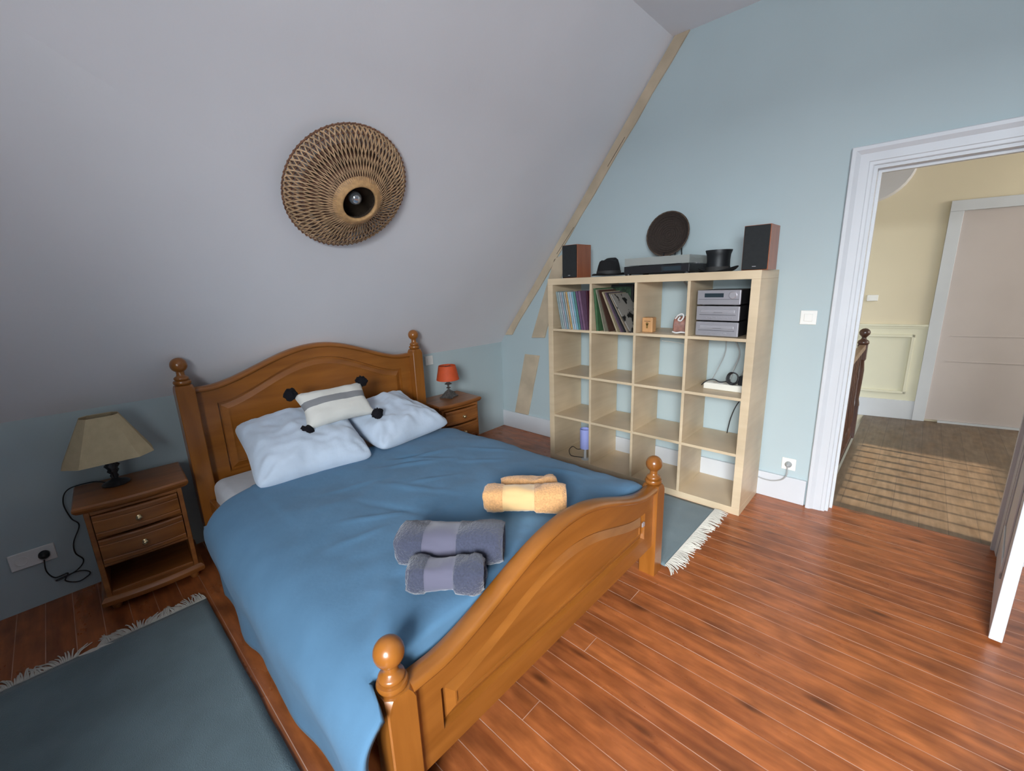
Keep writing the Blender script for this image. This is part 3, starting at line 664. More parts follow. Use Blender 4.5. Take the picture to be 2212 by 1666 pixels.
# double socket
def wallplate(name, label, loc, rz, w_, h_, holes, cat='socket', plugged=()):
    r_ = empty(name, loc, rz, label, cat)   # local: plate in xz, facing -y
    b = MB(); b.box(-w_/2, w_/2, -.010, 0, -h_/2, h_/2); b.build('plate', M_plastic, r_, bevel=.004)
    for hxx in holes:
        b = MB(); m = Matrix.Translation((hxx, -.010, 0)) @ Matrix.Rotation(PI/2, 4, 'X')
        b.lathe([(.0225, -.001), (.0225, .0015), (.0205, .0015), (.0195, -.004), (.001, -.004)], 28, mat=m, cap0=False); f = b.build('outlet', M_plastic, r_, smooth=True, ang=30)
        b = MB()
        for s_ in (-.009, .009): b.lathe([(.0028, -.0045), (.0028, -.0035)], 10, mat=Matrix.Translation((hxx+s_, -.0105, 0)) @ Matrix.Rotation(PI/2, 4, 'X'))
        b.build('pin_hole', M_sockh, f)
    return r_
S = wallplate('wall_socket', 'white double wall socket left of the dark nightstand', (-3.393, WA(-3.393)-.001, .258), .0315, .155, .084, (-.037, .037))
b = MB(); b.lathe([(.020, 0), (.020, .014), (.016, .020), (.010, .03), (.005, .034)], 20, mat=Matrix.Rotation(PI/2, 4, 'X'))
pl = b.build('plug', M_cordb, smooth=True, ang=40, loc=(-3.356, -.121, .258)); tag(pl, 'round black plug in the right half of the double socket', 'plug')
wallplate('wall_socket', 'small white socket plate beside the right headboard post', (-.935, WA(-.935)-.001, .842), .0315, .08, .08, (0,))
wallplate('wall_socket', 'white wall socket above the baseboard near the doorway', (-.001, -2.597, .258), -PI/2, .08, .08, (0,))
b = MB(); b.lathe([(.019, 0), (.019, .012), (.014, .020), (.006, .03)], 20, mat=Matrix.Translation((-.012, -2.597, .258)) @ Matrix.Rotation(-PI/2, 4, 'Y'))
tag(b.build('plug', M_cordg, smooth=True, ang=40), 'grey plug in the socket near the doorway', 'plug')
b = MB(); b.tube(spline([(-.042, -2.597, .25), (-.05, -2.60, .20), (-.045, -2.575, .155), (-.04, -2.52, .128), (-.035, -2.46, .125), (-.026, -2.425, .13)], 8), .0035, 8)
tag(b.build('cable', M_cordg, smooth=True, ang=180), 'grey cord running from the doorway socket behind the shelf', 'cord')
sw = empty('light_switch', (-.001, -2.607, 1.204), -PI/2, 'white light switch between shelf and doorway', 'switch')
b = MB(); b.box(-.042, .042, -.009, 0, -.042, .042); b.build('plate', M_plastic, sw, bevel=.003)
b = MB(); b.box(-.022, .022, -.014, -.008, -.022, .022); b.build('rocker', M_plastic, sw, bevel=.003)

# small orange lamp
ol = empty('table_lamp', (-.955, -.305, .5605), .4, 'small table lamp with bright orange shade and ornate bronze foot', 'lamp')
b = MB(); sq = lambda a, z: [(-a, -a, z), (0, -a*.86, z), (a, -a, z), (a*.86, 0, z), (a, a, z), (0, a*.86, z), (-a, a, z), (-a*.86, 0, z)]
b.quadloop([sq(.056, 0), sq(.057, .008), sq(.046, .016), sq(.034, .034), sq(.020, .052), sq(.012, .060), sq(.008, .066)], cap0=True, cap1=True); b.build('base', M_bronze, ol, smooth=True, ang=30)
b = MB(); b.lathe([(.007, .062), (.006, .072), (.018, .078), (.019, .082), (.008, .086), (.007, .098), (.012, .106), (.030, .112), (.024, .118), (.010, .126), (.008, .142), (.014, .148), (.012, .16)], 24); b.build('stem', M_bronze, ol, smooth=True, ang=40)
b = MB(); b.lathe([(.094, .150), (.070, .268), (.0685, .268), (.0925, .151)], 36, cap0=False, cap1=False); s_ = b.build('lamp_shade', M_orange, ol, smooth=True, ang=40)
b = MB(); b.tube([(-.069, 0, .262), (.069, 0, .262)], .0015, 6); b.tube([(0, -.069, .262), (0, .069, .262)], .0015, 6); b.lathe([(.01, .155), (.012, .2)], 10); b.build('shade_ring', M_bronze, ol)
b = MB(); b.tube(spline([(-.90, -.28, .566), (-.87, -.24, .573), (-.85, -.25, .566), (-.83, -.21, .566), (-.82, -.17, .566)], 6), .004, 6); b.box(-.895, -.855, -.262, -.242, .561, .576)
tag(b.build('lamp_cord', M_cordb, smooth=True, ang=40), 'dark cord with inline switch lying behind the orange lamp', 'cord')

# ------------------------------------------------------------------ woven wall lamp on the slope
n_ = Vector((0.0052, -.7798, -.6260)).normalized()
base = Vector((-1.962, -.883, 1.974))
wl = bpy.data.objects.new('wicker_lamp', None); C.objects.link(wl); wl.location = base; wl.rotation_euler = n_.to_track_quat('Z', 'Y').to_euler()
tag(wl, 'round woven cane lamp with a bulb in its dark centre on the sloping ceiling', 'lamp')
def wp(t):     # profile from outer rim (0) to neck (1): radius, height
    pts = [(.312, .034), (.300, .052), (.258, .078), (.205, .101), (.155, .125), (.115, .148)]
    x = t*(len(pts)-1); i = min(int(x), len(pts)-2); f = x-i
    return pts[i][0]*(1-f)+pts[i+1][0]*f, pts[i][1]*(1-f)+pts[i+1][1]*f
b = MB(); NS = 74
for fam in (1, -1):
    for s_ in range(NS):
        a0 = 2*PI*s_/NS+(.0 if fam > 0 else .02); pts = []
        for k in range(9):
            t = k/8; r_, h = wp(t); a = a0+fam*(.26*(1-t)**1.2)
            pts.append((r_*math.cos(a), r_*math.sin(a), h+.002*fam+.003*math.sin(k*PI+s_)))
        b.tube(pts, [.0046, .0044, .0040, .0036, .0032, .0028, .0024, .0021, .0019], 4, cap=False)
b.build('woven_shade', M_strand, wl, smooth=True, ang=60)
b = MB(); NS2 = 70          # looser inner layer
for fam in (1, -1):
    for s_ in range(NS2):
        a0 = 2*PI*s_/NS2; pts = []
        for k in range(6):
            t = k/5; r_, h = wp(t); a = a0+fam*.25*(1-t)
            pts.append((r_*.97*math.cos(a), r_*.97*math.sin(a), h-.016))
        b.tube(pts, .0027, 4, cap=False)
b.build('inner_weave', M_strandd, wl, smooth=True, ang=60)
b = MB(); pts = [((.312+.006*(k % 2))*math.cos(2*PI*k/150), (.312+.006*(k % 2))*math.sin(2*PI*k/150), .030+.006*(k % 2)) for k in range(150)]
b.tube(pts, .0042, 5, closed=True); pts = [((.316-.006*(k % 2))*math.cos(2*PI*k/150), (.316-.006*(k % 2))*math.sin(2*PI*k/150), .026) for k in range(150)]; b.tube(pts, .0036, 5, closed=True)
for q in (.285, .235): 
    b.tube([(q*math.cos(2*PI*k/90), q*math.sin(2*PI*k/90), .055 if q > .26 else .082) for k in range(90)], .0022, 5, closed=True)
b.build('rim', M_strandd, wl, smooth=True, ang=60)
b = MB(); b.lathe([(.128, .138), (.118, .147), (.106, .154), (.100, .158), (.093, .161), (.087, .161), (.0840, .157), (.0830, .150), (.086, .140), (.1, .128)], 64, cap0=False, cap1=False); b.build('neck_band', M_neck, wl, smooth=True, ang=80)
b = MB(); b.lathe([(.0833, .152), (.085, .14), (.10, .11), (.16, .055), (.22, .012), (.001, .012)], 48, cap0=False, cap1=False)  # added solid liner that paints the lamp's inside dark
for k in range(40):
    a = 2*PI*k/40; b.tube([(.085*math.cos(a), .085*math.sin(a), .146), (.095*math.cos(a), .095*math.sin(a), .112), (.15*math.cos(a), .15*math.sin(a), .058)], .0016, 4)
b.build('dark_liner', M_shadeliner, wl, smooth=True, ang=60)
b = MB(); b.lathe([(.021, .014), (.021, .060), (.017, .062)], 20); b.build('bulb_socket', M_black, wl, smooth=True)
b = MB(); prof = [(.012, .060), (.014, .068)]
for k in range(13):
    a = -1.05+(PI/2+1.05)*k/12; prof.append((.033*math.cos(a), .104+.033*math.sin(a)))
b.lathe(prof, 28); b.build('bulb', M_bulb, wl, smooth=True, ang=180)

# ------------------------------------------------------------------ cube shelf 4x4
SY0, SX = -.9416, -.41       # left edge (towards corner), front plane
SW, SD = 1.49, .39
sh = empty('shelf_unit', (SX+SD/2, SY0-SW/2, 0), 0, 'pale birch open cube shelf of four by four compartments against the blue wall', 'shelf')
def sp_(name, y0, y1, z0, z1, x0=SX, x1=SX+SD, bv=.0015):
    b = MB(); b.box(x0, x1, y1, y0, z0, z1); o = b.build(name, M_birch, sh, bevel=bv); o.location = -sh.location; return o
OU, IN, CE = .0475, .0183, .335
sp_('bottom_panel', SY0, SY0-SW, 0, OU); sp_('top_panel', SY0, SY0-SW, SW-OU, SW)
sp_('side_panel', SY0, SY0-OU, OU, SW-OU); sp_('side_panel', SY0-SW+OU, SY0-SW, OU, SW-OU)
for k in range(3):
    z = OU+CE+k*(CE+IN)
    for j in range(4):
        y = SY0-OU-j*(CE+IN); 
    sp_('shelf_board', SY0-OU, SY0-SW+OU, z, z+IN, x0=SX+.002)
for j in range(3):
    y = SY0-OU-CE-j*(CE+IN)
    for k in range(4):
        z = OU+k*(CE+IN); sp_('divider', y, y-IN, z, z+CE+(.002 if k == 3 else 0), x0=SX+.002)
ZR = [OU+k*(CE+IN) for k in range(4)]; YL = [SY0-OU-j*(CE+IN) for j in range(4)]     # cell floors and left edges
def leaned(b, y, z, wd, hgt, dep, ang, x0, pivot='br'):
    # box leaning in the yz plane; (y,z)= bottom corner nearest -y ; ang>0 leans its top towards +y
    m = Matrix.Translation((x0, y, z)) @ Matrix.Rotation(-ang, 4, 'X')
    b.box(0, dep, 0, wd, 0, hgt, mat=m)
def book(name, y, z, wd, hgt, dep, ang, x0, col, label, cat, group, cover=None, pages=True):
    r_ = empty(name, (x0, y, z), 0, label, cat, group); r_.rotation_euler = (-ang, 0, 0)
    m = BK.setdefault(col, None) or BK.__setitem__(col, plain('cover_%d' % len(BK), hexc(*col), .5, .12, 25)) or BK[col]
    b = MB(); t = min(.0012, wd*.12)
    b.box(0, t*1.5, 0, wd, 0, hgt); b.box(0, dep, 0, t, 0, hgt); b.box(0, dep, wd-t, wd, 0, hgt); cv = b.build('cover', m, r_)
    if pages:
        b = MB(); b.box(t*1.5, dep-.003, t, wd-t, .003, hgt-.003); b.build('pages', M_pages, r_)
    return r_
BK = {}; M_pages = plain('paper_pages', (.62, .58, .48, 1), .9, .08, 60)
# cell 1: comics leaning left at the top
z0 = ZR[3]+.0005; y = YL[0]-.070; A = .19
cols = [((150, 165, 165), 'pale grey-green'), ((165, 178, 176), 'pale mint'), ((170, 168, 175), 'light grey'), ((140, 165, 175), 'pale teal'), ((176, 170, 158), 'oatmeal'), ((198, 162, 108), 'yellow-orange'), ((165, 190, 200), 'sky blue'), ((180, 188, 200), 'ice blue'), ((130, 175, 190), 'turquoise'), ((95, 140, 130), 'sea green')]
pos = ['against the empty left side of the top left compartment', 'second from the left in the top left compartment', 'third from the left in the top left compartment', 'fourth from the left, before the oatmeal one', 'fifth from the left, beside the yellow-orange one', 'bright between oatmeal and sky blue spines', 'right of the yellow-orange spine', 'between sky blue and turquoise spines', 'left of the sea green spine', 'last pale spine before the purple ones']
for k, ((c_, nm), ps) in enumerate(zip(cols, pos)):
    wd = .0165; y -= (wd+.0012)/math.cos(A)
    book('comic_book', y, z0, wd, .286+.004*R.random(), .215, A, SX+.015+.004*R.random(), c_, f'thin {nm} comic book, {ps}', 'book', 'comic books in the top left compartment')
for k, (c_, nm) in enumerate([((105, 80, 110), 'dusty purple book, first of the purple pair beside the pale comics'), ((118, 88, 112), 'mauve book, second of the purple pair')]):
    wd = .021; y -= (wd+.0012)/math.cos(A); book('comic_book', y, z0, wd, .292, .22, A, SX+.02, c_, nm, 'book', 'comic books in the top left compartment')
for k, (c_, nm) in enumerate([((70, 30, 45), 'dark maroon book beside the mauve one'), ((120, 35, 38), 'dark red book at the right end of the top left compartment')]):
    wd = .016; y -= (wd+.0012)/math.cos(.08); book('comic_book', y, z0, wd, .285, .21, .055 if k else .09, SX+.05, c_, nm, 'book', 'comic books in the top left compartment')
# cell 2: records
yL = YL[1]
LPs = [(.020, .10, (70, 105, 70), 'green record sleeve at the left of the records', .010), (.010, .25, (150, 145, 125), 'cream-grey record sleeve next to the green one', .008), (.007, .31, (85, 60, 50), 'brown record sleeve, third from the left', .004),
       (.013, .42, (175, 160, 130), 'pale beige thick record sleeve in the middle', .012), (.008, .46, (112, 92, 108), 'mauve record sleeve right of the beige one', .006), (.006, .49, (60, 58, 62), 'charcoal record sleeve between mauve and tan', .004), (.007, .51, (160, 145, 125), 'tan record sleeve second from the right', .004)]
ys_ = [yL-.060, yL-.113, yL-.150, yL-.216, yL-.246, yL-.268, yL-.291]
for (wd, a, c_, lab, _), y in zip(LPs, ys_):
    book('record_sleeve', y, z0+wd*0, wd, .305, .31, a, SX+.008, c_, lab, 'record', 'records leaning in the second top compartment', pages=False)
def spotty():
    m, nt, b = newmat('grey_sleeve_with_black_print'); N = nt.nodes; L = nt.links
    tc = N.new('ShaderNodeTexCoord'); n = N.new('ShaderNodeTexNoise'); n.inputs['Scale'].default_value = 13; n.inputs['Detail'].default_value = 2; L.new(tc.outputs['Object'], n.inputs['Vector'])
    r_ = N.new('ShaderNodeValToRGB'); r_.color_ramp.interpolation = 'EASE'; r_.color_ramp.elements[0].position = .42; r_.color_ramp.elements[0].color = (.015, .015, .015, 1); r_.color_ramp.elements[1].position = .47; r_.color_ramp.elements[1].color = (.30, .28, .25, 1)
    L.new(n.outputs['Fac'], r_.inputs[0]); L.new(r_.outputs[0], b.inputs['Base Color']); return m
BK[(1, 1, 1)] = spotty()
book('record_sleeve', yL-.318, z0, .010, .305, .31, .55, SX+.008, (1, 1, 1), 'grey record sleeve with black blotches, its front cover facing right', 'record', 'records leaning in the second top compartment', pages=False)
BK[(2, 2, 2)] = plain('dark_green_print', (.02, .045, .022, 1), .6, .6, 40)
b = MB(); b.box(SX+.24, SX+.262, yL-.20, yL-.02, z0+.0, z0+.322); fr = empty('picture_frame', (SX+.25, yL-.11, z0), 0, 'black framed dark green picture standing behind the records', 'frame')
o = b.build('frame', M_black, fr, bevel=.002); o.location = -fr.location
b = MB(); b.box(SX+.2385, SX+.2402, yL-.185, yL-.035, z0+.015, z0+.306); o = b.build('picture', BK[(2, 2, 2)], fr); o.location = -fr.location
# cell 3: wooden block, ornament
bx = empty('wooden_box', (SX+.10, YL[2]-.048, z0), 0, 'small light wood box with a dark keyhole mark in the third top compartment', 'box')
M_box = wood('light_pine', (.62, .32, .13, 1), (.72, .40, .18, 1), (20, 20, 4), .5, 0)
b = MB(); b.box(-.030, .03, -.038, .038, 0, .100); b.build('body', M_box, bx, bevel=.006)
b = MB(); b.lathe([(.010, 0), (.010, .0015)], 16, mat=Matrix.Translation((-.0295, 0, .058)) @ Matrix.Rotation(-PI/2, 4, 'Y')); b.box(-.0310, -.029, -.006, .006, .028, .055); b.build('keyhole_mark', plain('dark_gold', (.20, .12, .03, 1), .5), bx)
b = MB(); b.box(-.0308, -.029, -.022, .022, .074, .077); b.build('lid_groove', M_newel, bx)
orn = empty('ornament', (SX+.105, YL[2]-.262, z0), .3, 'small brown ornament with a curly white top and foot in the third top compartment', 'ornament')
M_terr = plain('rusty_brown_glaze', (.26, .10, .065, 1), .5, .3, 40); M_wht = plain('white_glaze', (.7, .68, .66, 1), .4)
b = MB(); b.quadloop([[(x*s_, y_*s2, z_) for x, y_ in ((-.028, -.042), (.028, -.042), (.028, .042), (-.028, .042))] for s_, s2, z_ in ((1, 1, .012), (1.05, 1.03, .05), (1, .95, .088), (.25, .8, .112))], cap0=True, cap1=True); b.build('body', M_terr, orn, bevel=.006)
b = MB(); b.tube(spline([(-.03, .03, .098), (-.034, .01, .122), (-.032, -.012, .128), (-.034, -.02, .110), (-.036, -.004, .085), (-.034, .012, .092), (-.034, .0, .11)], 6), .0055, 8); b.build('white_scroll', M_wht, orn, smooth=True, ang=60)
b = MB(); b.tube(spline([(-.03, .044, .014), (-.040, .02, .008), (-.038, -.01, .012), (-.04, -.044, .008)], 6), .006, 8); b.build('white_foot', M_wht, orn, smooth=True, ang=60)
# cell 4: three stereo units
yS = YL[3]-.030
def stereo(z, kind, label):
    r_ = empty('stereo_component', (SX+.035, yS-.125, z), -.03, label, 'stereo', 'stacked silver stereo components')
    h = .088
    b = MB(); b.box(.012, .30, -.122, .122, .004, h); b.build('case', M_black, r_, bevel=.002)
    b = MB(); b.box(0, .014, -.125, .125, .002, h+.001); b.build('faceplate', M_silver, r_, bevel=.006, bseg=3)
    if kind == 0:
        b = MB(); b.box(-.0015, .002, -.030, .080, .046, .070); b.build('display', M_display, r_, bevel=.001)
        b = MB(); b.lathe([(.021, 0), (.021, .010), (.017, .014), (.002, .014)], 28, mat=Matrix.Translation((0, -.082, .058)) @ Matrix.Rotation(-PI/2, 4, 'Y')); b.build('volume_knob', M_silver2, r_, smooth=True, ang=40)
        b = MB(); b.box(-.0012, .001, -.115, .115, .034, .0355); b.build('seam', M_sockh, r_)
    else:
        b = MB(); b.box(-.003, .002, -.098, .098, .048, .066); b.build('drawer_front', M_silver2, r_, bevel=.002)
        b = MB(); b.box(-.0014, .001, -.105, .105, .036, .038); b.box(-.0034, .0, -.03, .02, .050, .0515); b.build('seam', M_sockh, r_)
        b = MB()
        for q in range(6): b.box(-.003, .001, -.09+q*.03, -.07+q*.03, .016, .024)
        b.build('buttons', M_silver, r_, bevel=.001)
    for s_ in (-.09, .09):
        b = MB(); b.lathe([(.012, 0), (.012, .005)], 14, cx=.03, cy=s_); b.build('foot', M_silver2, r_)
        b = MB(); b.lathe([(.012, 0), (.012, .005)], 14, cx=.26, cy=s_); b.build('foot', M_silver2, r_)
    return r_
stereo(z0+.188, 0, 'top silver stereo unit with dark display and round knob')
stereo(z0+.094, 1, 'middle silver stereo unit of the stack of three')
stereo(z0, 2, 'bottom silver stereo unit standing on the compartment floor')
# row 3 cell 4: power strip, adapter, cable tangle
zz = ZR[2]+.0005
ps = empty('power_strip', (SX+.16, YL[3]-.185, zz), .0, 'white power strip box lying in the compartment under the stereo', 'power strip')
b = MB(); b.box(-.028, .028, -.135, .115, 0, .042); b.build('housing', plain('cream_white_plastic', (.80, .77, .68, 1), .4, .02), ps, bevel=.005)
for q in range(4):
    b = MB(); b.lathe([(.018, .0418), (.018, .0430), (.001, .0430)], 18, cx=0, cy=-.10+q*.06); b.build('outlet', M_plastic, ps, smooth=True, ang=40)
ad = MB(); ad.box(SX+.14, SX+.19, YL[3]-.325, YL[3]-.272, zz+.0438, zz+.100); tag(ad.build('power_adapter', M_black, bevel=.006), 'black plug adapter standing on the white power strip', 'adapter')
b = MB(); cy_, cz = YL[3]-.243, zz+.085
for q in range(3):
    b.tube([(SX+.13+.01*q+.004*math.sin(3*t_), cy_+(.034-.004*q)*math.cos(t_), cz+(.040-.003*q)*math.sin(t_)) for t_ in [2*PI*k/30 for k in range(30)]], .004, 6, closed=True)
tag(b.build('coiled_cable', M_cordb, smooth=True, ang=180), 'coil of black cable on the right of the power strip', 'cable')
def cable(pts, r_, m, label, name='cable'):
    b = MB(); b.tube(spline(pts, 8), r_, 6); return tag(b.build(name, m, smooth=True, ang=180), label, 'cable')
Y3 = YL[3]
cable([(SX+.13, Y3-.06, zz+.022), (SX+.13, Y3-.075, zz+.040), (SX+.14, Y3-.10, zz+.058), (SX+.15, Y3-.13, zz+.062), (SX+.16, Y3-.16, zz+.048), (SX+.17, Y3-.19, zz+.052), (SX+.2, Y3-.21, zz+.06)], .004, M_cordb, 'black cable draped over the left end of the power strip')
cable([(SX+.20, Y3-.10, zz+.050), (SX+.26, Y3-.115, zz+.12), (SX+.37, Y3-.12, zz+.22), (SX+.378, Y3-.11, zz+.33), (SX+.38, Y3-.10, zz+.45)], .003, M_cordg, 'thin grey cable rising from the left of the power strip')
cable([(SX+.2, Y3-.21, zz+.05), (SX+.28, Y3-.20, zz+.10), (SX+.36, Y3-.21, zz+.20), (SX+.375, Y3-.185, zz+.27), (SX+.38, Y3-.15, zz+.33), (SX+.38, Y3-.145, zz+.5)], .0042, M_cordg, 'grey cable rising behind the middle of the power strip')
cable([(SX+.2, Y3-.26, zz+.06), (SX+.28, Y3-.27, zz+.13), (SX+.37, Y3-.275, zz+.21), (SX+.38, Y3-.27, zz+.30), (SX+.38, Y3-.275, zz+.5)], .004, M_cordg, 'grey cable rising behind the coil of black cable')
cable([(SX+.40, Y3-.315, ZR[1]+.36), (SX+.395, Y3-.28, ZR[1]+.31), (SX+.38, Y3-.22, ZR[1]+.22), (SX+.36, Y3-.19, ZR[1]+.12), (SX+.35, Y3-.175, ZR[1]+.004)], .0035, M_cordb, 'dark cable hanging down the compartment below the power strip')
cable([(SX+.397, YL[2]-.01, 1.01), (SX+.396, YL[2]-.10, 1.005), (SX+.396, YL[2]-.16, 1.0), (SX+.396, YL[2]-.25, .985), (SX+.396, YL[2]-.34, .985)], .0028, M_plastic, 'thin pale cable crossing the wall behind the third column')
cable([(SX+.38, YL[2]-.13, 1.49), (SX+.375, YL[2]-.16, 1.44), (SX+.372, YL[2]-.19, 1.40), (SX+.375, YL[2]-.205, 1.33), (SX+.378, YL[2]-.225, 1.24), (SX+.378, YL[2]-.24, 1.12)], .0055, M_cordg, 'grey cable hanging behind the third top compartment')
# row bottom cell 1: night lamp
nl = empty('table_lamp', (SX+.065, YL[0]-.262, ZR[0]+.0005), 0, 'small lilac cylinder lamp on a clear foot in the bottom left compartment', 'lamp')
b = MB(); b.lathe([(.030, 0), (.030, .006), (.012, .010), (.010, .10), (.014, .105)], 24); b.build('base', M_clear, nl, smooth=True, ang=40)
b = MB(); b.lathe([(.042, .098), (.042, .262), (.039, .262), (.039, .102), (.005, .102)], 32, cap0=False, cap1=False); b.build('lamp_shade', M_lilac, nl, smooth=True, ang=40)
b = MB(); b.tube(spline([(SX+.08, YL[0]-.255, ZR[0]+.006), (SX+.06, YL[0]-.20, ZR[0]+.006), (SX+.05, YL[0]-.13, ZR[0]+.006), (SX+.09, YL[0]-.085, ZR[0]+.03), (SX+.12, YL[0]-.10, ZR[0]+.055), (SX+.10, YL[0]-.16, ZR[0]+.052), (SX+.11, YL[0]-.20, ZR[0]+.06), (SX+.15, YL[0]-.19, ZR[0]+.04), (SX+.13, YL[0]-.22, ZR[0]+.008)], 8), .003, 6)
tag(b.build('lamp_cord', M_cordb, smooth=True, ang=180), 'black cord curled beside the lilac lamp', 'cord')

# on top of the shelf
ZT = 1.4905
def speaker(yc, hgt, xf, label):
    r_ = empty('speaker', (xf, yc, ZT), 0, label, 'speaker', 'bookshelf speakers on the shelf')
    b = MB(); b.box(.012, .19, -.067, .067, 0, hgt); b.build('cabinet', M_cherry, r_, bevel=.0015)
    b = MB(); b.box(0, .013, -.063, .063, .003, hgt-.003); b.build('grille', M_grille, r_, bevel=.004)
    b = MB(); b.box(-.001, .001, -.010, .010, .018, .0215); b.build('badge', M_silver2, r_)
    return r_
speaker(-1.139, .238, SX+.010, 'bookshelf speaker with black grille at the left end of the shelf top')
speaker(-2.388, .238, SX+.008, 'bookshelf speaker with black grille at the right end of the shelf top')
# soft hat
ht = empty('fedora_hat', (SX+.115, -1.412, ZT), .0, 'crumpled black fedora beside the left speaker', 'hat')
b = MB(); rows = []
for j in range(7):
    f = j/6; rows.append([((.068+.042*f)*math.cos(a)*1.12, (.074+.044*f)*math.sin(a), .012+.012*f*math.cos(2*a)**2+.0*f) for a in [2*PI*k/40 for k in range(40)]])
rows2 = [[(p[0], p[1], p[2]-.004) for p in r_] for r_ in rows[::-1]]
b.quadloop(rows+rows2, wrap=True); b.build('brim', M_felt, ht, smooth=True, ang=80)
b = MB(); rows = []
for f, z, s_ in ((0, .010, 1.04), (.1, .03, 1.0), (.3, .055, .96), (.6, .085, .88), (.85, .112, .78), (1, .122, .62), (1, .112, .40), (1, .098, .15)):
    rows.append([(.080*s_*math.cos(a)*1.05, .084*s_*math.sin(a), z+(.010*math.cos(a)*f)-(.012*f*max(0, math.cos(2*a+PI)))) for a in [2*PI*k/36 for k in range(36)]])
b.quadloop(rows, cap1=True); b.build('crown', M_felt, ht, smooth=True, ang=80)
b = MB(); b.lathe([(.0840, .018), (.0815, .040), (.080, .040), (.082, .018)], 36, cap0=False, cap1=False, sx=1.05, sy=1.04); b.build('hat_band', M_band, ht, smooth=True)
# turntable
tt = empty('turntable', (SX+.185, -1.800, ZT), 0, 'black turntable under a clear lid in the middle of the shelf top', 'turntable')
b = MB(); b.box(-.150, .150, -.222, .222, .008, .058); b.build('plinth', M_black, tt, bevel=.004)
for sx_ in (-.13, .13):
    for sy_ in (-.2, .2):
        b = MB(); b.lathe([(.02, 0), (.02, .009)], 16, cx=sx_, cy=sy_); b.build('foot', M_black, tt)
b = MB(); b.lathe([(.135, .059), (.137, .068), (.133, .072), (.002, .072)], 48, cx=.0, cy=.04, cap1=False); b.build('platter', M_iron, tt, smooth=True, ang=40)
b = MB(); b.lathe([(.132, .0725), (.132, .0745), (.001, .0745)], 48, cx=0, cy=.04, cap1=False); b.build('rubber_mat', M_grille, tt, smooth=True, ang=40)
b = MB(); b.lathe([(.022, .058), (.022, .085), (.012, .09)], 20, cx=.10, cy=-.17); b.tube(spline([(.10, -.17, .088), (.02, -.165, .088), (-.07, -.13, .086), (-.09, -.10, .082)], 6), .004, 8); b.box(-.105, -.08, -.11, -.09, .076, .086); b.build('tonearm', M_silver, tt, smooth=True, ang=40)
b = MB()
for a_ in ((-.147, .147, -.219, -.216, .062, .108), (-.147, .147, .216, .219, .062, .108), (-.147, -.144, -.216, .216, .062, .108), (.144, .147, -.216, .216, .062, .108), (-.147, .147, -.219, .219, .108, .111)): b.box(*a_)
b.build('lid', M_lid, tt)
b = MB(); b.box(-.1515, -.149, -.05, -.046, .012, .054); b.box(-.1515, -.149, -.17, -.055, .020, .046); b.build('front_controls', M_display, tt)
# top hat
th = empty('top_hat', (SX+.125, -2.160, ZT), 0, 'black top hat standing between turntable and right speaker', 'hat')
b = MB(); rows = []
for j in range(6):
    f = j/5; rows.append([((.066+.036*f)*math.cos(a), (.066+.036*f)*math.sin(a)*1.1, .004+.028*f*f*math.sin(a)**2) for a in [2*PI*k/40 for k in range(40)]])
b.quadloop(rows+[[(p[0], p[1], p[2]-.0035) for p in r_] for r_ in rows[::-1]], wrap=True); b.build('brim', M_felt, th, smooth=True, ang=80)
b = MB(); b.lathe([(.069, .003), (.065, .03), (.064, .07), (.067, .10), (.075, .124), (.074, .127), (.002, .127)], 40, cap0=False); b.build('crown', plain('black_silk', (.006, .008, .010, 1), .5), th, smooth=True, ang=40)
b = MB(); b.lathe([(.0700, .005), (.0665, .030), (.0655, .030), (.069, .005)], 40, cap0=False, cap1=False); b.build('hat_band', M_band, th, smooth=True)
# woven tray leaning on the wall, on a small stand
M_tray = plain('dark_woven_straw', (.040, .027, .021, 1), .9, .25, 150, .8, bsc=160)
tr = empty('woven_tray', (-.085, -1.752, 1.757), 0, 'round dark brown woven tray propped against the wall above the turntable', 'tray')
m = Matrix.Rotation(-PI/2+.16, 4, 'Y') @ Matrix.Rotation(.0, 4, 'Z')
b = MB(); prof = [(.001, -.010), (.05, -.011), (.10, -.008), (.132, .004), (.145, .020), (.149, .018), (.138, -.002), (.10, -.016), (.001, -.018)]; b.lathe(prof, 48, mat=m, cap0=False, cap1=False); b.build('basket', M_tray, tr, smooth=True, ang=60)
b = MB(); 
for q in range(1, 9): b.tube([m @ Vector((q*.015*math.cos(2*PI*k/48), q*.015*math.sin(2*PI*k/48), -.008+.010*max(0, q-6))) for k in range(48)], .0028, 5, closed=True)
b.build('coil_ribs', M_tray, tr, smooth=True, ang=60)
b = MB(); b.tube([m @ Vector((.147*math.cos(2*PI*k/60), .147*math.sin(2*PI*k/60), .019+.002*(k % 2))) for k in range(60)], .0048, 6, closed=True); b.build('rim', plain('tan_straw_rim', (.075, .05, .035, 1), .85, .4, 60), tr, smooth=True, ang=60)
tstand = empty('plate_stand', (-.09, -1.79, 1.602), 0, 'small black wire stand holding the woven tray', 'stand')
b = MB()
for s_ in (-.04, .04): b.tube(spline([(-.05, s_, .030), (-.055, s_, .006), (-.02, s_, .004), (.03, s_, .004), (.055, s_, .004), (.05, s_, .06), (.045, s_, .12)], 5), .004, 6)
b.tube([(.0, -.04, .004), (.0, .04, .004)], .004, 6); b.build('wire_frame', M_black, tstand, smooth=True)

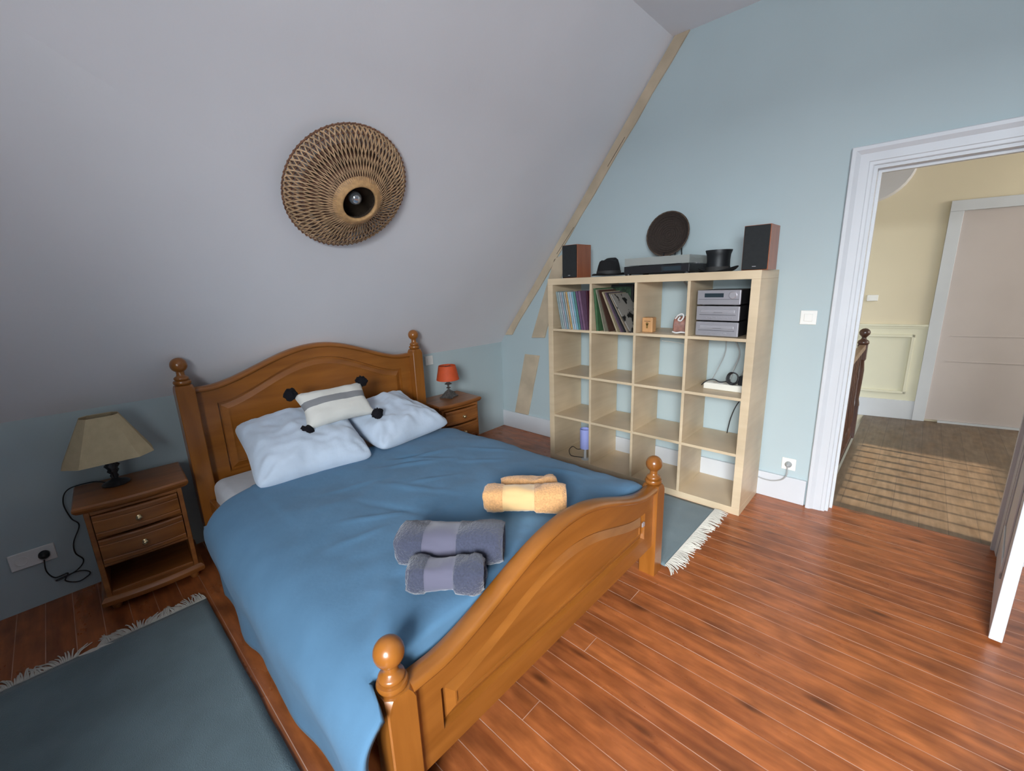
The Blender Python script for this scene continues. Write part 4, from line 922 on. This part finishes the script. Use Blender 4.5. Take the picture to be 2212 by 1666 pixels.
# ------------------------------------------------------------------ rugs
def rug(name_lab, x0, x1, y0, y1, fr_y, sgn, grp='flatweave rugs beside the bed', seed=1, sides=(1,)):
    r_ = empty('rug', ((x0+x1)/2, (y0+y1)/2, 0), 0, name_lab, 'rug', grp)
    NX, NY = 26, 50; rows = []
    for j in range(NY+1):
        rows.append([Vector((x0+(x1-x0)*i/NX+.003*noise.noise(Vector((seed, j*.2, 0))), y0+(y1-y0)*j/NY, .007+.0025*noise.noise(Vector((i*.3, j*.3, seed)))+.003*max(0, noise.noise(Vector((i*.1, j*.5, seed+4)))))) for i in range(NX+1)])
    b = MB(); b.quadloop(rows, close=False); o = b.build('weave', M_rug, r_, smooth=True, ang=180); o.location = -r_.location
    s = o.modifiers.new('thick', 'SOLIDIFY'); s.thickness = .006; s.offset = -1
    rr = random.Random(seed); b = MB(); n = 170; x = x0+.005
    drift = 0
    for k in range(n):
        x = x0+(x1-x0)*(k+.5)/n
        clump = noise.noise(Vector((x*9, seed, 0)))*1.4
        L_ = .052+.034*rr.random(); dx = clump*.07+rr.uniform(-.012, .012)
        dy = L_*(1-abs(clump)*.35)
        if clump > .62: dy *= -.3
        y_ = fr_y; z_ = .010
        p = [(x, y_-sgn*.004, z_), (x+dx*.3, y_+sgn*dy*.4, .008+.006*rr.random()), (x+dx*.8, y_+sgn*dy*.8, .006+.004*rr.random()), (x+dx*1.2, y_+sgn*dy, .005)]
        b.tube(spline(p, 3), [.0030]*3+[.0026]*3+[.0022]*3+[.0014], 5)
    f = b.build('fringe', M_fringe, r_, smooth=True, ang=60); f.location = -r_.location; f['kind'] = 'stuff'; f['label'] = 'tousled cream yarn fringe'
    return r_
rug('blue-grey flatweave rug with cream fringe on the floor left of the bed', -3.72, -2.852, -2.35, -.705, -.705, 1, seed=3)
rug('blue-grey flatweave rug with cream fringe between bed and cube shelf', -1.17, -.425, -2.30, -.95, -2.30, -1, seed=11)

# ------------------------------------------------------------------ landing railing
rl = empty('stair_railing', (.9, -2.835, 0), 0, 'dark wood stair railing with turned balusters and a newel post on the landing', 'railing')
def rp(b, name, m=M_newel, **k): o = b.build(name, m, rl, **k); o.location = -rl.location; return o
xn, yn = 1.66, -2.765
b = MB(); b.box(xn-.038, xn+.038, yn-.034, yn+.034, 0, .30); b.lathe([(.038, .30), (.034, .33), (.028, .36), (.032, .50), (.034, .62), (.026, .70), (.034, .715)], 24, cx=xn, cy=yn); b.box(xn-.036, xn+.036, yn-.034, yn+.034, .715, .845)
pn = rp(b, 'newel_post', smooth=True, ang=40)
b = MB(); b.lathe([(.034, .845), (.042, .855), (.038, .875), (.020, .89), (.016, .905), (.022, .915), (.036, .93), (.040, .948), (.034, .966), (.018, .98), (.001, .984)], 24, cx=xn, cy=yn)
fn = b.build('finial', M_newel, pn, smooth=True, ang=50)
b = MB(); b.box(.19, xn-.03, yn-.024, yn+.024, .80, .845); rp(b, 'handrail', plain('worn_handrail_wood', (.30, .19, .12, 1), .4, .2, 20), bevel=.008)
b = MB(); b.box(.19, xn-.03, yn-.022, yn+.022, .002, .045); rp(b, 'bottom_rail', bevel=.003)
k = 0; x = .30
while x < xn-.08:
    b = MB(); b.lathe([(.017, .045), (.017, .14), (.010, .16), (.019, .20), (.021, .28), (.012, .40), (.010, .55), (.016, .60), (.010, .64), (.016, .70), (.016, .80)], 14, cx=x, cy=yn)
    rp(b, 'baluster', smooth=True, ang=40); x += .145
th_ = empty('thermostat', (hx(-2.72)-.0, -2.72, 1.20), -PI/2+.2, 'small white thermostat on the yellow landing wall', 'thermostat')
b = MB(); b.box(-.045, .045, -.028, 0, -.03, .03); b.build('housing', M_plastic, th_, bevel=.006)
b = MB(); b.lathe([(.014, 0), (.014, .008), (.001, .008)], 18, mat=Matrix.Translation((-.015, -.028, 0)) @ Matrix.Rotation(PI/2, 4, 'X')); b.build('dial', M_plastic, th_, smooth=True, ang=40)
bpy.context.view_layer.update()
